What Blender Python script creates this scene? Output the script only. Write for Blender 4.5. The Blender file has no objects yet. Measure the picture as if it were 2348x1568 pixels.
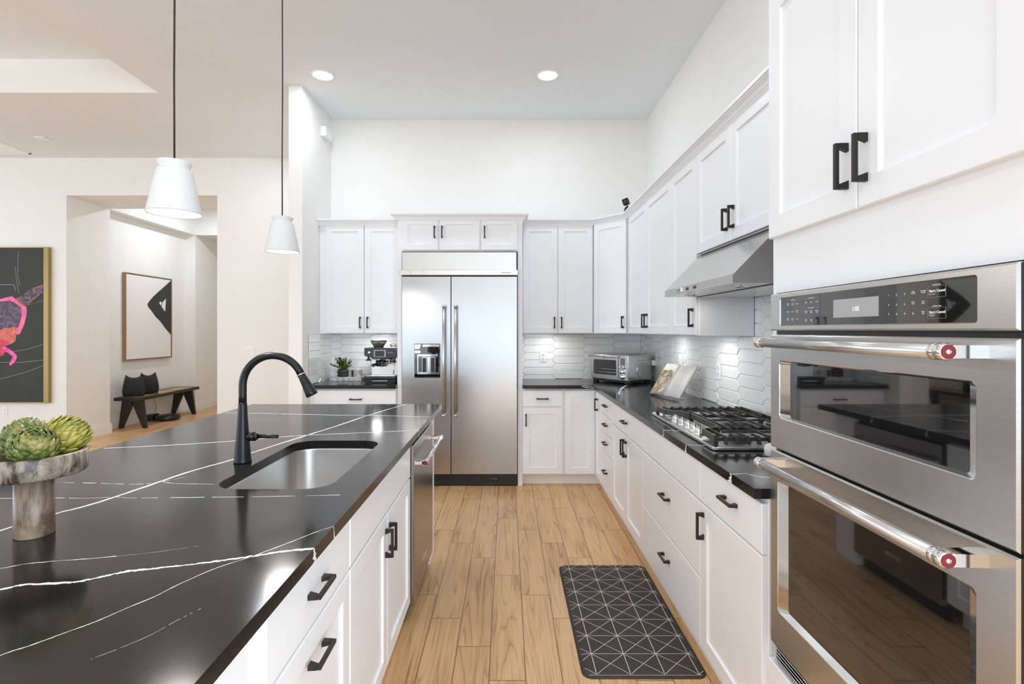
import bpy, bmesh, math, random
from mathutils import Vector, Matrix
random.seed(7)
PI = math.pi
S = bpy.context.scene
COL = S.collection

# ------------------------------------------------------------------ camera
cam_d = bpy.data.cameras.new('camera')
cam = bpy.data.objects.new('camera', cam_d); COL.objects.link(cam)
cam.location = (0, 0, 1.404); cam.rotation_euler = (PI/2, 0, 0)
cam_d.sensor_width = 36; cam_d.lens = 36*1171/2348
cam_d.shift_x = 11/2348; cam_d.shift_y = -27/2348
cam_d.clip_start = .02
S.camera = cam
S.view_settings.view_transform = 'Standard'; S.view_settings.look = 'None'
S.view_settings.gamma = 1; S.view_settings.use_curve_mapping = False
S.view_settings.exposure = -0.06
S.cycles.max_bounces = 14; S.cycles.diffuse_bounces = 8; S.cycles.glossy_bounces = 5
S.cycles.caustics_reflective = False; S.cycles.caustics_refractive = False
S.cycles.sample_clamp_indirect = 6

# ------------------------------------------------------------------ daylight
W = bpy.data.worlds.new('daylight'); S.world = W; W.use_nodes = True
W.node_tree.nodes['Background'].inputs[0].default_value = (.86, .93, 1, 1)
W.node_tree.nodes['Background'].inputs[1].default_value = 1.6

XW, YW, ZC = 1.41, 5.165, 3.53          # right wall, kitchen back wall, ceiling
YF = 6.303                               # far wall of the living area
YR, XL = -4.6, -9.2                      # window wall behind the camera, far left wall

def area(name, loc, rot, sx, sy, watts, color=(1, 1, 1), shape='RECTANGLE', spread=PI):
    d = bpy.data.lights.new(name, 'AREA'); d.energy = watts; d.color = color
    d.shape = shape; d.size = sx
    if shape in ('RECTANGLE', 'ELLIPSE'): d.size_y = sy
    d.spread = spread
    o = bpy.data.objects.new(name, d); COL.objects.link(o)
    o.location = loc; o.rotation_euler = rot
    return o
# daylight coming in through the sliding doors behind the camera; the two side lamps are added fill
area('daylight_fill', (-3.65, YR+.05, 1.06), (PI/2, 0, 0), 9.6, 2.04, 64, (.70, .845, 1))
area('daylight_fill', (XL+.05, .1, 1.45), (PI/2, 0, -PI/2), 8.2, 2.4, 190, (.63, .81, 1))  # invented left window light, put in to brighten the hall wall
area('daylight_fill', (XW-.02, -2.3, 1.3), (PI/2, 0, PI/2), 3.8, 2.3, 225, (.70, .845, 1))  # invented window light on the right, brightens the island fronts
LIGHTS = [(-1.537, 4.256), (.338, 4.256), (-1.537, 1.9), (.338, 1.9), (-1.537, -.6), (.338, -.6), (-1.0, -2.9), (.5, -2.9), (-4.6, -2.5), (-7.2, -2.5), (-7.4, 5.4), (-2.6, 5.5)]
for x, y in LIGHTS:
    area('downlight', (x, y, ZC-.02), (0, 0, 0), .14, .14, 7.5, (.80, .90, 1), 'DISK')
area('downlight', (-4.6, 8.0, ZC-.02), (0, 0, 0), .14, .14, 26, (.84, .92, 1), 'DISK')
for x, y in [(-1.26, 4.95), (.42, 4.95), (1.20, 4.06), (1.20, 3.22)]:
    area('undercabinet_puck', (x, y, 1.363), (0, 0, 0), .10, .10, 1.25, (.98, .98, .98), 'DISK')
for x, y in [(1.05, 2.75), (1.05, 2.15)]:
    area('hood_lamp', (x, y, 1.583), (0, 0, 0), .05, .05, .25, (1, .97, .92), 'DISK')

# ------------------------------------------------------------------ materials
def nodes_of(m):
    m.use_nodes = True
    return m.node_tree, m.node_tree.nodes['Principled BSDF']
def mat(name, col, rough=.5, metal=0, var=.03, scale=6, bump=0, bscale=200, stretch=(1, 1, 1), spec=.5, coat=0, emit=None, estr=0, rvar=0):
    m = bpy.data.materials.new(name); t, b = nodes_of(m); N = t.nodes.new; L = t.links.new
    b.inputs['Roughness'].default_value = rough; b.inputs['Metallic'].default_value = metal
    b.inputs['Specular IOR Level'].default_value = spec; b.inputs['Coat Weight'].default_value = coat
    b.inputs['Coat Roughness'].default_value = .05
    tc = N('ShaderNodeTexCoord'); mp = N('ShaderNodeMapping'); mp.inputs['Scale'].default_value = stretch
    L(tc.outputs['Object'], mp.inputs['Vector'])
    n = N('ShaderNodeTexNoise'); n.inputs['Scale'].default_value = scale; n.inputs['Detail'].default_value = 4
    L(mp.outputs['Vector'], n.inputs['Vector'])
    mx = N('ShaderNodeMix'); mx.data_type = 'RGBA'
    mx.inputs['A'].default_value = (*[c*(1-var) for c in col], 1); mx.inputs['B'].default_value = (*[min(1, c*(1+var)) for c in col], 1)
    L(n.outputs['Fac'], mx.inputs['Factor']); L(mx.outputs['Result'], b.inputs['Base Color'])
    if rvar:
        mr = N('ShaderNodeMapRange'); mr.inputs['To Min'].default_value = rough-rvar; mr.inputs['To Max'].default_value = rough+rvar
        L(n.outputs['Fac'], mr.inputs['Value']); L(mr.outputs['Result'], b.inputs['Roughness'])
    if bump:
        n2 = N('ShaderNodeTexNoise'); n2.inputs['Scale'].default_value = bscale; n2.inputs['Detail'].default_value = 3
        L(mp.outputs['Vector'], n2.inputs['Vector'])
        bp = N('ShaderNodeBump'); bp.inputs['Strength'].default_value = bump; bp.inputs['Distance'].default_value = .002
        L(n2.outputs['Fac'], bp.inputs['Height']); L(bp.outputs['Normal'], b.inputs['Normal'])
    if emit:
        b.inputs['Emission Color'].default_value = (*emit, 1); b.inputs['Emission Strength'].default_value = estr
    return m

M_wall = mat('wall_paint', (.84, .825, .795), .65, bump=.08, bscale=120)
M_ceil = mat('ceiling_texture', (.785, .81, .83), .8, bump=.9, bscale=55, var=.02)
M_trimw = mat('white_trim', (.84, .84, .83), .4)
M_cab = mat('cabinet_white', (.875, .885, .905), .32, var=.01)
M_black = mat('black_bronze', (.022, .019, .017), .38, .3)
M_blackp = mat('black_plastic', (.016, .016, .017), .3)
M_matteblack = mat('matte_black_metal', (.02, .021, .022), .33, .6)
M_steel = mat('brushed_steel', (.60, .595, .585), .27, 1, var=.06, scale=3, stretch=(1, 1, 60), bump=.05, bscale=10)
M_steelv = mat('brushed_steel_appliance', (.50, .50, .50), .22, 1, var=.04, scale=3, stretch=(1, 1, 90), bump=.03, bscale=10, rvar=.03)
M_chrome = mat('polished_steel', (.78, .78, .77), .07, 1, var=.01)
M_sink = mat('satin_steel', (.58, .565, .545), .3, 1, var=.08, scale=4, stretch=(60, 1, 1), bump=.05, bscale=10)
M_glass = mat('black_glass', (.006, .006, .007), .02, 0, spec=1.0, coat=.6)
M_display = mat('display_grey', (.25, .25, .25), .2, emit=(.6, .6, .6), estr=.25)
M_white = mat('white_print', (.85, .85, .85), .5, emit=(1, 1, 1), estr=.35)
M_grey = mat('grey_print', (.45, .45, .45), .5)
M_dark = mat('dark_print', (.03, .03, .03), .5)
M_red = mat('red_enamel', (.17, .006, .01), .3)
M_iron = mat('cast_iron', (.05, .046, .043), .42, .3, bump=.2, bscale=300)
M_ceramic = mat('white_ceramic', (.68, .68, .665), .55, var=.02)
M_plate = mat('white_plastic', (.86, .86, .85), .35, var=.01)
M_grout = mat('grout', (.66, .65, .62), .8)
M_tile = mat('glazed_tile', (.88, .88, .87), .1, var=.04, scale=5, stretch=(1, 1, 3), bump=.35, bscale=9, coat=.3)
M_brass = mat('brass_frame', (.36, .255, .09), .45, .4)
M_walnut = mat('walnut_frame', (.33, .21, .12), .5, var=.2, scale=10, stretch=(1, 1, .1))
M_canvasw = mat('white_canvas', (.82, .80, .77), .8, bump=.15, bscale=400)
M_canvasb = mat('charcoal_canvas', (.035, .037, .033), .7, var=.35, scale=5, bump=.2, bscale=300)
M_ebony = mat('black_stained_wood', (.018, .015, .013), .4, var=.3, scale=8, stretch=(1, .1, 1))
M_fabric = mat('charcoal_felt', (.022, .023, .024), .95, var=.4, scale=60, bump=.8, bscale=220)
M_emit = mat('lit_diffuser', (.9, .9, .88), .5, emit=(1, .97, .93), estr=9)
M_emitp = mat('pendant_lit_diffuser', (.9, .9, .88), .5, emit=(1, .97, .93), estr=3.2)
M_cord = mat('black_cord', (.012, .012, .012), .6)
M_copper = mat('rose_gold_wire', (.75, .58, .48), .25, 1)
M_paper = mat('page_paper', (.80, .78, .74), .8)
M_leafg = mat('green_leaf', (.12, .22, .04), .5, var=.5, scale=40)
M_leafy = mat('yellow_leaf', (.36, .27, .06), .5, var=.4, scale=40)
M_leafd = mat('dark_leaf', (.035, .05, .018), .5, var=.4, scale=40)
M_clear = mat('clear_smoked_plastic', (.75, .72, .66), .05)
M_clear.node_tree.nodes['Principled BSDF'].inputs['Transmission Weight'].default_value = .85
M_toastglass = mat('smoked_glass', (.025, .022, .02), .06, spec=.8)

def art_mat(name, c1, c2, sc=18):
    m = bpy.data.materials.new(name); t, b = nodes_of(m); N = t.nodes.new; L = t.links.new
    tc = N('ShaderNodeTexCoord'); n = N('ShaderNodeTexNoise'); n.inputs['Scale'].default_value = sc
    n.inputs['Detail'].default_value = 5; n.inputs['Distortion'].default_value = 1.8
    L(tc.outputs['Object'], n.inputs['Vector'])
    r = N('ShaderNodeValToRGB'); r.color_ramp.elements[0].position = .4; r.color_ramp.elements[1].position = .62
    r.color_ramp.elements[0].color = (*c1, 1); r.color_ramp.elements[1].color = (*c2, 1)
    L(n.outputs['Fac'], r.inputs['Fac']); L(r.outputs['Color'], b.inputs['Base Color']); b.inputs['Roughness'].default_value = .5
    return m
M_apink = art_mat('paint_pink', (.85, .10, .28), (.95, .16, .38), 8)
M_amag = art_mat('paint_magenta', (.70, .03, .28), (.95, .12, .45), 10)
M_apurp = art_mat('paint_purple', (.03, .016, .03), (.16, .09, .16), 14)
M_aor = art_mat('paint_orange', (.55, .07, .05), (.75, .22, .13), 14)
M_ared = art_mat('paint_red', (.55, .01, .04), (.75, .04, .10), 14)
M_aear = art_mat('paint_brown', (.05, .025, .03), (.32, .12, .07), 10)
M_food = art_mat('food_photo', (.50, .40, .28), (.16, .13, .07), 70)
M_page2 = art_mat('tinted_page', (.66, .60, .54), (.50, .44, .40), 20)

def marble_mat(name, c1, c2, scale, rough=.35):
    m = bpy.data.materials.new(name); t, b = nodes_of(m); N = t.nodes.new; L = t.links.new
    tc = N('ShaderNodeTexCoord'); n = N('ShaderNodeTexNoise'); n.inputs['Scale'].default_value = scale
    n.inputs['Detail'].default_value = 8; n.inputs['Roughness'].default_value = .68; n.inputs['Distortion'].default_value = .6
    mp = N('ShaderNodeMapping'); mp.inputs['Scale'].default_value = (1, 1, .45)
    L(tc.outputs['Object'], mp.inputs['Vector']); L(mp.outputs['Vector'], n.inputs['Vector'])
    r = N('ShaderNodeValToRGB'); r.color_ramp.elements[0].position = .40; r.color_ramp.elements[1].position = .68
    r.color_ramp.elements[0].color = (*c1, 1); r.color_ramp.elements[1].color = (*c2, 1)
    e = r.color_ramp.elements.new(.5); e.color = (*[(a*.6+c*.4) for a, c in zip(c1, c2)], 1)
    L(n.outputs['Fac'], r.inputs['Fac']); L(r.outputs['Color'], b.inputs['Base Color']); b.inputs['Roughness'].default_value = rough
    return m
M_brownmarble = marble_mat('brown_marble', (.036, .024, .016), (.44, .35, .27), 40)
M_greymarble = marble_mat('taupe_marble', (.125, .083, .055), (.46, .345, .25), 15)
M_whitemarble = marble_mat('white_marble', (.45, .45, .45), (.85, .84, .83), 24)
M_artichoke = None
def artichoke_mat(name, cols):
    m = bpy.data.materials.new(name); t, b = nodes_of(m); N = t.nodes.new; L = t.links.new
    tc = N('ShaderNodeTexCoord'); n = N('ShaderNodeTexNoise'); n.inputs['Scale'].default_value = 38; n.inputs['Detail'].default_value = 5
    L(tc.outputs['Object'], n.inputs['Vector'])
    r = N('ShaderNodeValToRGB'); cr = r.color_ramp
    cr.elements[0].position = .30; cr.elements[1].position = .70
    cr.elements[0].color = (*cols[0], 1); cr.elements[1].color = (*cols[2], 1)
    e = cr.elements.new(.5); e.color = (*cols[1], 1)
    L(n.outputs['Fac'], r.inputs['Fac']); L(r.outputs['Color'], b.inputs['Base Color']); b.inputs['Roughness'].default_value = .42
    return m
M_artg = artichoke_mat('artichoke_green', [(.03, .045, .007), (.13, .165, .022), (.42, .30, .12)])
M_arty = artichoke_mat('artichoke_yellow', [(.14, .15, .015), (.36, .33, .045), (.55, .42, .12)])

# black quartz: almost black, a faint warm cloud
M_quartz = mat('black_quartz', (.013, .012, .0115), .13, var=.5, scale=3, spec=.3, rvar=.02)
M_vein = mat('quartz_white_vein', (.80, .78, .74), .25, var=.1, scale=60)
M_veinf = mat('quartz_faint_vein', (.33, .32, .30), .25, var=.3, scale=60)

def floor_mat():
    m = bpy.data.materials.new('wood_plank_tile'); t, b = nodes_of(m); N = t.nodes.new; L = t.links.new
    def mth(op, a, bb=None, c=None):
        n = N('ShaderNodeMath'); n.operation = op
        for i, v in enumerate((a, bb, c)):
            if v is None: continue
            if isinstance(v, (int, float)): n.inputs[i].default_value = v
            else: L(v, n.inputs[i])
        return n.outputs[0]
    PW, PL = .148, .882
    tc = N('ShaderNodeTexCoord'); sp = N('ShaderNodeSeparateXYZ'); L(tc.outputs['Object'], sp.inputs[0])
    x, y = sp.outputs[0], sp.outputs[1]
    u = mth('DIVIDE', mth('ADD', x, .0735), PW); c = mth('FLOOR', u); fu = mth('SUBTRACT', u, c)
    v = mth('DIVIDE', mth('ADD', mth('SUBTRACT', y, 2.93), mth('MULTIPLY', c, PL/4)), PL); r = mth('FLOOR', v); fv = mth('SUBTRACT', v, r)
    ex = mth('MULTIPLY', mth('MINIMUM', fu, mth('SUBTRACT', 1, fu)), PW)
    ey = mth('MULTIPLY', mth('MINIMUM', fv, mth('SUBTRACT', 1, fv)), PL)
    e = mth('MINIMUM', ex, ey)
    grout = mth('LESS_THAN', e, .0019)
    cb = N('ShaderNodeCombineXYZ'); L(c, cb.inputs[0]); L(r, cb.inputs[1])
    wn = N('ShaderNodeTexWhiteNoise'); wn.noise_dimensions = '2D'; L(cb.outputs[0], wn.inputs['Vector'])
    rnd = wn.outputs['Value']
    g = N('ShaderNodeCombineXYZ'); L(mth('MULTIPLY', x, 9), g.inputs[0]); L(mth('MULTIPLY', y, .42), g.inputs[1]); L(mth('MULTIPLY', rnd, 60), g.inputs[2])
    n1 = N('ShaderNodeTexNoise'); n1.inputs['Scale'].default_value = 1; n1.inputs['Detail'].default_value = 1.5; n1.inputs['Distortion'].default_value = .15
    L(g.outputs[0], n1.inputs['Vector'])
    ring = mth('FRACT', mth('MULTIPLY', n1.outputs['Fac'], 16))
    rr = N('ShaderNodeValToRGB'); cr = rr.color_ramp
    cr.elements[0].position = 0; cr.elements[0].color = (.42, .42, .42, 1)
    cr.elements[1].position = 1; cr.elements[1].color = (.36, .36, .36, 1)
    for p, k in ((.07, .85), (.25, 1), (.75, .95), (.93, .75)):
        q = cr.elements.new(p); q.color = (k, k, k, 1)
    L(ring, rr.inputs['Fac'])
    g2 = N('ShaderNodeCombineXYZ'); L(mth('MULTIPLY', x, 160), g2.inputs[0]); L(mth('MULTIPLY', y, 5), g2.inputs[1]); L(mth('MULTIPLY', rnd, 60), g2.inputs[2])
    n2 = N('ShaderNodeTexNoise'); n2.inputs['Scale'].default_value = 1; n2.inputs['Detail'].default_value = 4; L(g2.outputs[0], n2.inputs['Vector'])
    g3 = N('ShaderNodeCombineXYZ'); L(mth('MULTIPLY', x, 14), g3.inputs[0]); L(mth('MULTIPLY', y, 1.6), g3.inputs[1]); L(mth('MULTIPLY', rnd, 90), g3.inputs[2])
    n3 = N('ShaderNodeTexNoise'); n3.inputs['Scale'].default_value = 1; n3.inputs['Detail'].default_value = 3; L(g3.outputs[0], n3.inputs['Vector'])
    fac = mth('ADD', mth('ADD', mth('MULTIPLY', rr.outputs['Color'], .60), mth('MULTIPLY', n2.outputs['Fac'], .62)), mth('ADD', mth('MULTIPLY', n3.outputs['Fac'], .95), mth('MULTIPLY', rnd, .14)))
    fac = mth('MULTIPLY', fac, .66)
    ramp = N('ShaderNodeValToRGB'); cr = ramp.color_ramp
    cr.elements[0].position = .52; cr.elements[0].color = (.19, .083, .03, 1)
    cr.elements[1].position = 1.0; cr.elements[1].color = (.72, .455, .225, 1)
    q = cr.elements.new(.80); q.color = (.56, .32, .145, 1)
    L(fac, ramp.inputs['Fac'])
    mx = N('ShaderNodeMix'); mx.data_type = 'RGBA'; L(grout, mx.inputs['Factor']); L(ramp.outputs['Color'], mx.inputs['A']); mx.inputs['B'].default_value = (.17, .10, .055, 1)
    L(mx.outputs['Result'], b.inputs['Base Color']); b.inputs['Roughness'].default_value = .36
    bp = N('ShaderNodeBump'); bp.inputs['Strength'].default_value = .5; bp.inputs['Distance'].default_value = .0015; bp.invert = True
    L(grout, bp.inputs['Height']); L(bp.outputs['Normal'], b.inputs['Normal'])
    return m
M_floor = floor_mat()

# ------------------------------------------------------------------ mesh builder
class MB:
    def __init__(s): s.v, s.f, s.mi, s.sm, s.T = [], [], [], [], Matrix.Identity(4)
    def add(s, vs, fs, mi=0, smooth=False):
        o = len(s.v); T = s.T
        s.v += [tuple(T @ Vector(p)) for p in vs]
        flip = T.determinant() < 0
        for f in fs:
            g = [i+o for i in f]
            s.f.append(g[::-1] if flip else g); s.mi.append(mi); s.sm.append(smooth)
        return s
    def box(s, x0, x1, y0, y1, z0, z1, bev=0, mi=0, seg=1):
        x0, x1 = min(x0, x1), max(x0, x1); y0, y1 = min(y0, y1), max(y0, y1); z0, z1 = min(z0, z1), max(z0, z1)
        if bev <= 0:
            vs = [(x0, y0, z0), (x1, y0, z0), (x1, y1, z0), (x0, y1, z0), (x0, y0, z1), (x1, y0, z1), (x1, y1, z1), (x0, y1, z1)]
            return s.add(vs, [(0, 3, 2, 1), (4, 5, 6, 7), (0, 1, 5, 4), (1, 2, 6, 5), (2, 3, 7, 6), (3, 0, 4, 7)], mi)
        bm = bmesh.new(); bmesh.ops.create_cube(bm, size=1)
        for v in bm.verts: v.co = Vector(((x0+x1)/2+v.co.x*(x1-x0), (y0+y1)/2+v.co.y*(y1-y0), (z0+z1)/2+v.co.z*(z1-z0)))
        bmesh.ops.bevel(bm, geom=bm.edges[:], offset=bev, segments=seg, profile=.5, affect='EDGES')
        bm.verts.index_update()
        s.add([v.co[:] for v in bm.verts], [[v.index for v in f.verts] for f in bm.faces], mi, seg > 1); bm.free()
        return s
    def lathe(s, prof, c=(0, 0, 0), seg=32, mi=0, smooth=True, axis='z', cap=True):
        vs, fs = [], []
        for r, z in prof:
            for k in range(seg):
                a = 2*PI*k/seg; p = (r*math.cos(a), r*math.sin(a), z)
                if axis == 'x': p = (z, p[0], p[1])
                elif axis == 'y': p = (p[1], z, p[0])
                vs.append((p[0]+c[0], p[1]+c[1], p[2]+c[2]))
        for i in range(len(prof)-1):
            for k in range(seg):
                k2 = (k+1) % seg; fs.append((i*seg+k, i*seg+k2, (i+1)*seg+k2, (i+1)*seg+k))
        s.add(vs, fs, mi, smooth)
        if cap:
            n = len(prof)-1
            if prof[0][0] > 1e-6: s.add(vs[:seg], [list(range(seg))[::-1]], mi)
            if prof[n][0] > 1e-6: s.add(vs[n*seg:], [list(range(seg))], mi)
        return s
    def tube(s, pts, r, seg=10, mi=0, cap=True, square=False):
        P = [Vector(p) for p in pts]; n = len(P)
        R = list(r) if isinstance(r, (list, tuple)) else [r]*n
        t0 = (P[1]-P[0]).normalized(); up = Vector((0, 0, 1)) if abs(t0.z) < .9 else Vector((1, 0, 0))
        nrm = (up - t0*up.dot(t0)).normalized(); vs, fs = [], []
        for i in range(n):
            t = ((P[min(i+1, n-1)]-P[i]).normalized() + (P[i]-P[max(i-1, 0)]).normalized()).normalized()
            nrm = (nrm - t*nrm.dot(t)).normalized(); bn = t.cross(nrm)
            for k in range(seg):
                a = 2*PI*(k+.5)/seg; vs.append(tuple(P[i] + (nrm*math.cos(a)+bn*math.sin(a))*R[i]))
        for i in range(n-1):
            for k in range(seg):
                k2 = (k+1) % seg; fs.append((i*seg+k, i*seg+k2, (i+1)*seg+k2, (i+1)*seg+k))
        s.add(vs, fs, mi, seg > 4)
        if cap: s.add(vs[:seg], [list(range(seg))[::-1]], mi); s.add(vs[-seg:], [list(range(seg))], mi)
        return s
    def cyl(s, p0, p1, r0, r1=None, seg=20, mi=0): return s.tube([p0, p1], [r0, r0 if r1 is None else r1], seg, mi)
    def prism(s, poly, fn, d0, d1, mi=0, mi_side=None):
        """poly 2-D points extruded between d0 and d1; fn(u, v, d) gives the point"""
        n = len(poly); ar = sum(poly[i][0]*poly[(i+1) % n][1]-poly[(i+1) % n][0]*poly[i][1] for i in range(n))
        if ar < 0: poly = poly[::-1]
        a = [fn(u, v, d0) for u, v in poly]; b = [fn(u, v, d1) for u, v in poly]
        s.add(a+b, [list(range(n))[::-1], list(range(n, 2*n))], mi)
        s.add(a+b, [(i, (i+1) % n, n+(i+1) % n, n+i) for i in range(n)], mi if mi_side is None else mi_side)
        return s
    def text(s, txt, size, T, mi=0, align='CENTER', bold=0):
        cu = bpy.data.curves.new('t', 'FONT'); cu.body = txt; cu.size = size; cu.align_x = align; cu.align_y = 'CENTER'; cu.offset = bold
        cu.resolution_u = 3
        o = bpy.data.objects.new('t', cu); COL.objects.link(o)
        dg = bpy.context.evaluated_depsgraph_get(); me = bpy.data.meshes.new_from_object(o.evaluated_get(dg))
        keep = s.T; s.T = keep @ T
        s.add([v.co[:] for v in me.vertices], [list(p.vertices) for p in me.polygons], mi); s.T = keep
        bpy.data.objects.remove(o); bpy.data.curves.remove(cu); bpy.data.meshes.remove(me)
        return s
    def sphere(s, c, r, mi=0, seg=20, rings=12, sc=(1, 1, 1)):
        prof = [(math.sin(PI*i/rings)*r, -math.cos(PI*i/rings)*r) for i in range(rings+1)]
        keep = s.T; s.T = keep @ Matrix.Translation(c) @ Matrix.Diagonal((*sc, 1)); s.lathe(prof, seg=seg, mi=mi, cap=False); s.T = keep
        return s

ROOT = {}
def obj(name, mb, mats, parent=None, world=True):
    """links the builder as ONE mesh object; under a thing placed without rotation the vertices are given in room coordinates"""
    if not isinstance(mats, (list, tuple)): mats = [mats]
    me = bpy.data.meshes.new(name)
    off = Vector((0, 0, 0))
    if parent is not None and world: off = ROOT.get(parent.name, Vector((0, 0, 0)))
    me.from_pydata([tuple(Vector(p)-off) for p in mb.v], [], mb.f)
    for m in mats: me.materials.append(m)
    me.polygons.foreach_set('material_index', mb.mi); me.polygons.foreach_set('use_smooth', mb.sm)
    bm = bmesh.new(); bm.from_mesh(me); bmesh.ops.remove_doubles(bm, verts=bm.verts[:], dist=1e-6); bmesh.ops.recalc_face_normals(bm, faces=bm.faces[:]); bm.to_mesh(me); bm.free()
    me.update()
    o = bpy.data.objects.new(name, me); COL.objects.link(o)
    if parent is not None: o.parent = parent; ROOT[o.name] = off
    return o
def tag(o, label, cat, group=None):
    o['label'] = label; o['category'] = cat
    if group: o['group'] = group
    return o
def thing(name, label, cat, loc=(0, 0, 0), rz=0, group=None):
    o = bpy.data.objects.new(name, None); COL.objects.link(o); o.location = loc; o.rotation_euler = (0, 0, rz); o.empty_display_size = .1
    ROOT[o.name] = Vector(loc) if rz == 0 else Vector((0, 0, 0))
    return tag(o, label, cat, group)
def struct(name, mb, m, parent=None):
    o = obj(name, mb, m, parent)
    if parent is None: o['kind'] = 'structure'
    return o
def copy_thing(root, loc, rz=None, label=None):
    r = root.copy(); COL.objects.link(r); r.location = loc
    if rz is not None: r.rotation_euler = (0, 0, rz)
    if label: r['label'] = label
    for ch in list(root.children):
        c = ch.copy(); COL.objects.link(c); c.parent = r
        for g in ch.children:
            d = g.copy(); COL.objects.link(d); d.parent = c
    return r

# ------------------------------------------------------------------ room shell
b = MB(); b.box(XL, XW, YR, 10.6, -.1, 0); struct('floor', b, M_floor)
b = MB()   # ceiling with the raised tray over the living area
TX, TY, TZ = -3.122, 4.576, 3.831
b.box(TX, XW, YR, 10.6, ZC, ZC+.5); b.box(XL, TX, TY, 10.6, ZC, ZC+.5); b.box(XL, -8.2, YR, TY, ZC, ZC+.5); b.box(-8.2, TX, YR, -3.4, ZC, ZC+.5)
b.box(-8.2, TX, -3.4, TY, TZ, TZ+.2)
struct('ceiling', b, M_ceil)
b = MB()   # painted inner faces of the tray
b.box(-8.2, TX, TY-.004, TY, ZC, TZ); b.box(-8.2, TX, -3.4, -3.396, ZC, TZ); b.box(TX-.004, TX, -3.4, TY, ZC, TZ); b.box(-8.2, -8.196, -3.4, TY, ZC, TZ)
struct('trim_1', b, M_wall)
b = MB(); b.box(XW, XW+.15, -.4, YW, 0, ZC); b.box(XW, XW+.15, YR, -4.2, 0, ZC); b.box(XW, XW+.15, -4.2, -.4, 2.45, ZC); b.box(XW, XW+.15, -4.2, -.4, 0, .15); struct('wall_right', b, M_wall)  # opening behind the camera is added to let side light in
b = MB(); b.box(-1.781, XW+.15, YW, YW+.15, 0, ZC); struct('wall_back', b, M_wall)
b = MB(); b.box(-1.902, -1.781, 4.438, YF, 0, ZC, .004); struct('wall_partition', b, M_wall)
b = MB()
b.box(XL, -5.44, YF, YF+.15, 0, ZC); b.box(-3.579, -1.79, YF, 10.6, 0, ZC)
b.box(-5.44, -3.579, YF, 6.995, 3.067, ZC); struct('wall_far', b, M_wall)
b = MB()
b.box(-6.2, -5.44, YF+.15, 6.995, 0, ZC); b.box(-6.2, -5.618, 6.995, 8.926, 0, ZC)
b.box(-5.618, -5.45, 6.995, 8.926, 3.066, ZC); b.box(-6.2, -5.45, 8.926, 10.6, 0, ZC)
b.box(-5.45, -3.579, 8.926, 10.6, 3.066, ZC); b.box(-5.45, -3.579, 10.45, 10.6, 0, 3.066)
struct('wall_hall', b, M_wall)
# window wall behind the camera and the far left wall, each with a large opening, the left one added for light
b = MB(); b.box(XL, -8.45, YR-.15, YR, 0, ZC); b.box(1.15, XW+.15, YR-.15, YR, 0, ZC); b.box(-8.45, 1.15, YR-.15, YR, 2.1, ZC); struct('wall_rear', b, M_wall)
b = MB(); b.box(XL-.15, XL, YR, -4.0, 0, ZC); b.box(XL-.15, XL, 4.2, YF+.15, 0, ZC); b.box(XL-.15, XL, -4.0, 4.2, 2.65, ZC); b.box(XL-.15, XL, -4.0, 4.2, 0, .25); struct('wall_left', b, M_wall)
b = MB()
for k in range(7): x = -8.45+k*1.6; b.box(x-.04, x+.04, YR-.1, YR-.04, 0, 2.1)
b.box(-8.45, 1.15, YR-.1, YR-.04, 0, .08); b.box(-8.45, 1.15, YR-.1, YR-.04, 2.02, 2.1); struct('window_1', b, M_blackp)
b = MB()
for k in range(6): y = -4+k*1.64; b.box(XL-.1, XL-.04, y-.03, y+.03, .25, 2.65)
b.box(XL-.1, XL-.04, -4, 4.2, .25, .31); b.box(XL-.1, XL-.04, -4, 4.2, 2.59, 2.65); struct('added_window_left', b, M_trimw)  # unseen window on the left, added as a light source
b = MB()
for k in range(4): y = -4.2+k*1.266; b.box(XW+.04, XW+.1, y-.03, y+.03, .15, 2.45)
b.box(XW+.04, XW+.1, -4.2, -.4, .15, .21); b.box(XW+.04, XW+.1, -4.2, -.4, 2.39, 2.45); struct('added_window_right', b, M_trimw)  # unseen window on the right, added to light the island and floor
# baseboards with a stepped profile
def base_run(name, segs):
    b = MB()
    for x0, y0, x1, y1, nx, ny in segs:     # wall line and the side the board stands on
        for t, z0, z1 in ((.016, 0, .09), (.012, .09, .115), (.007, .115, .135)):
            b.box(min(x0, x1, x0+nx*t, x1+nx*t), max(x0, x1, x0+nx*t, x1+nx*t), min(y0, y1, y0+ny*t, y1+ny*t), max(y0, y1, y0+ny*t, y1+ny*t), z0, z1)
    struct(name, b, M_trimw)
base_run('baseboard_hall', [(-5.44, YF-.016, -5.44, 7.011, 1, 0), (-5.618, 6.995, -5.618, 8.926, 1, 0), (-5.602, 8.926, -5.45, 8.926, 0, -1), (-5.45, 8.91, -5.45, 10.45, 1, 0)])
base_run('baseboard_far', [(XL, YF, -5.44, YF, 0, -1), (-3.579, YF, -1.902, YF, 0, -1)])

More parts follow.
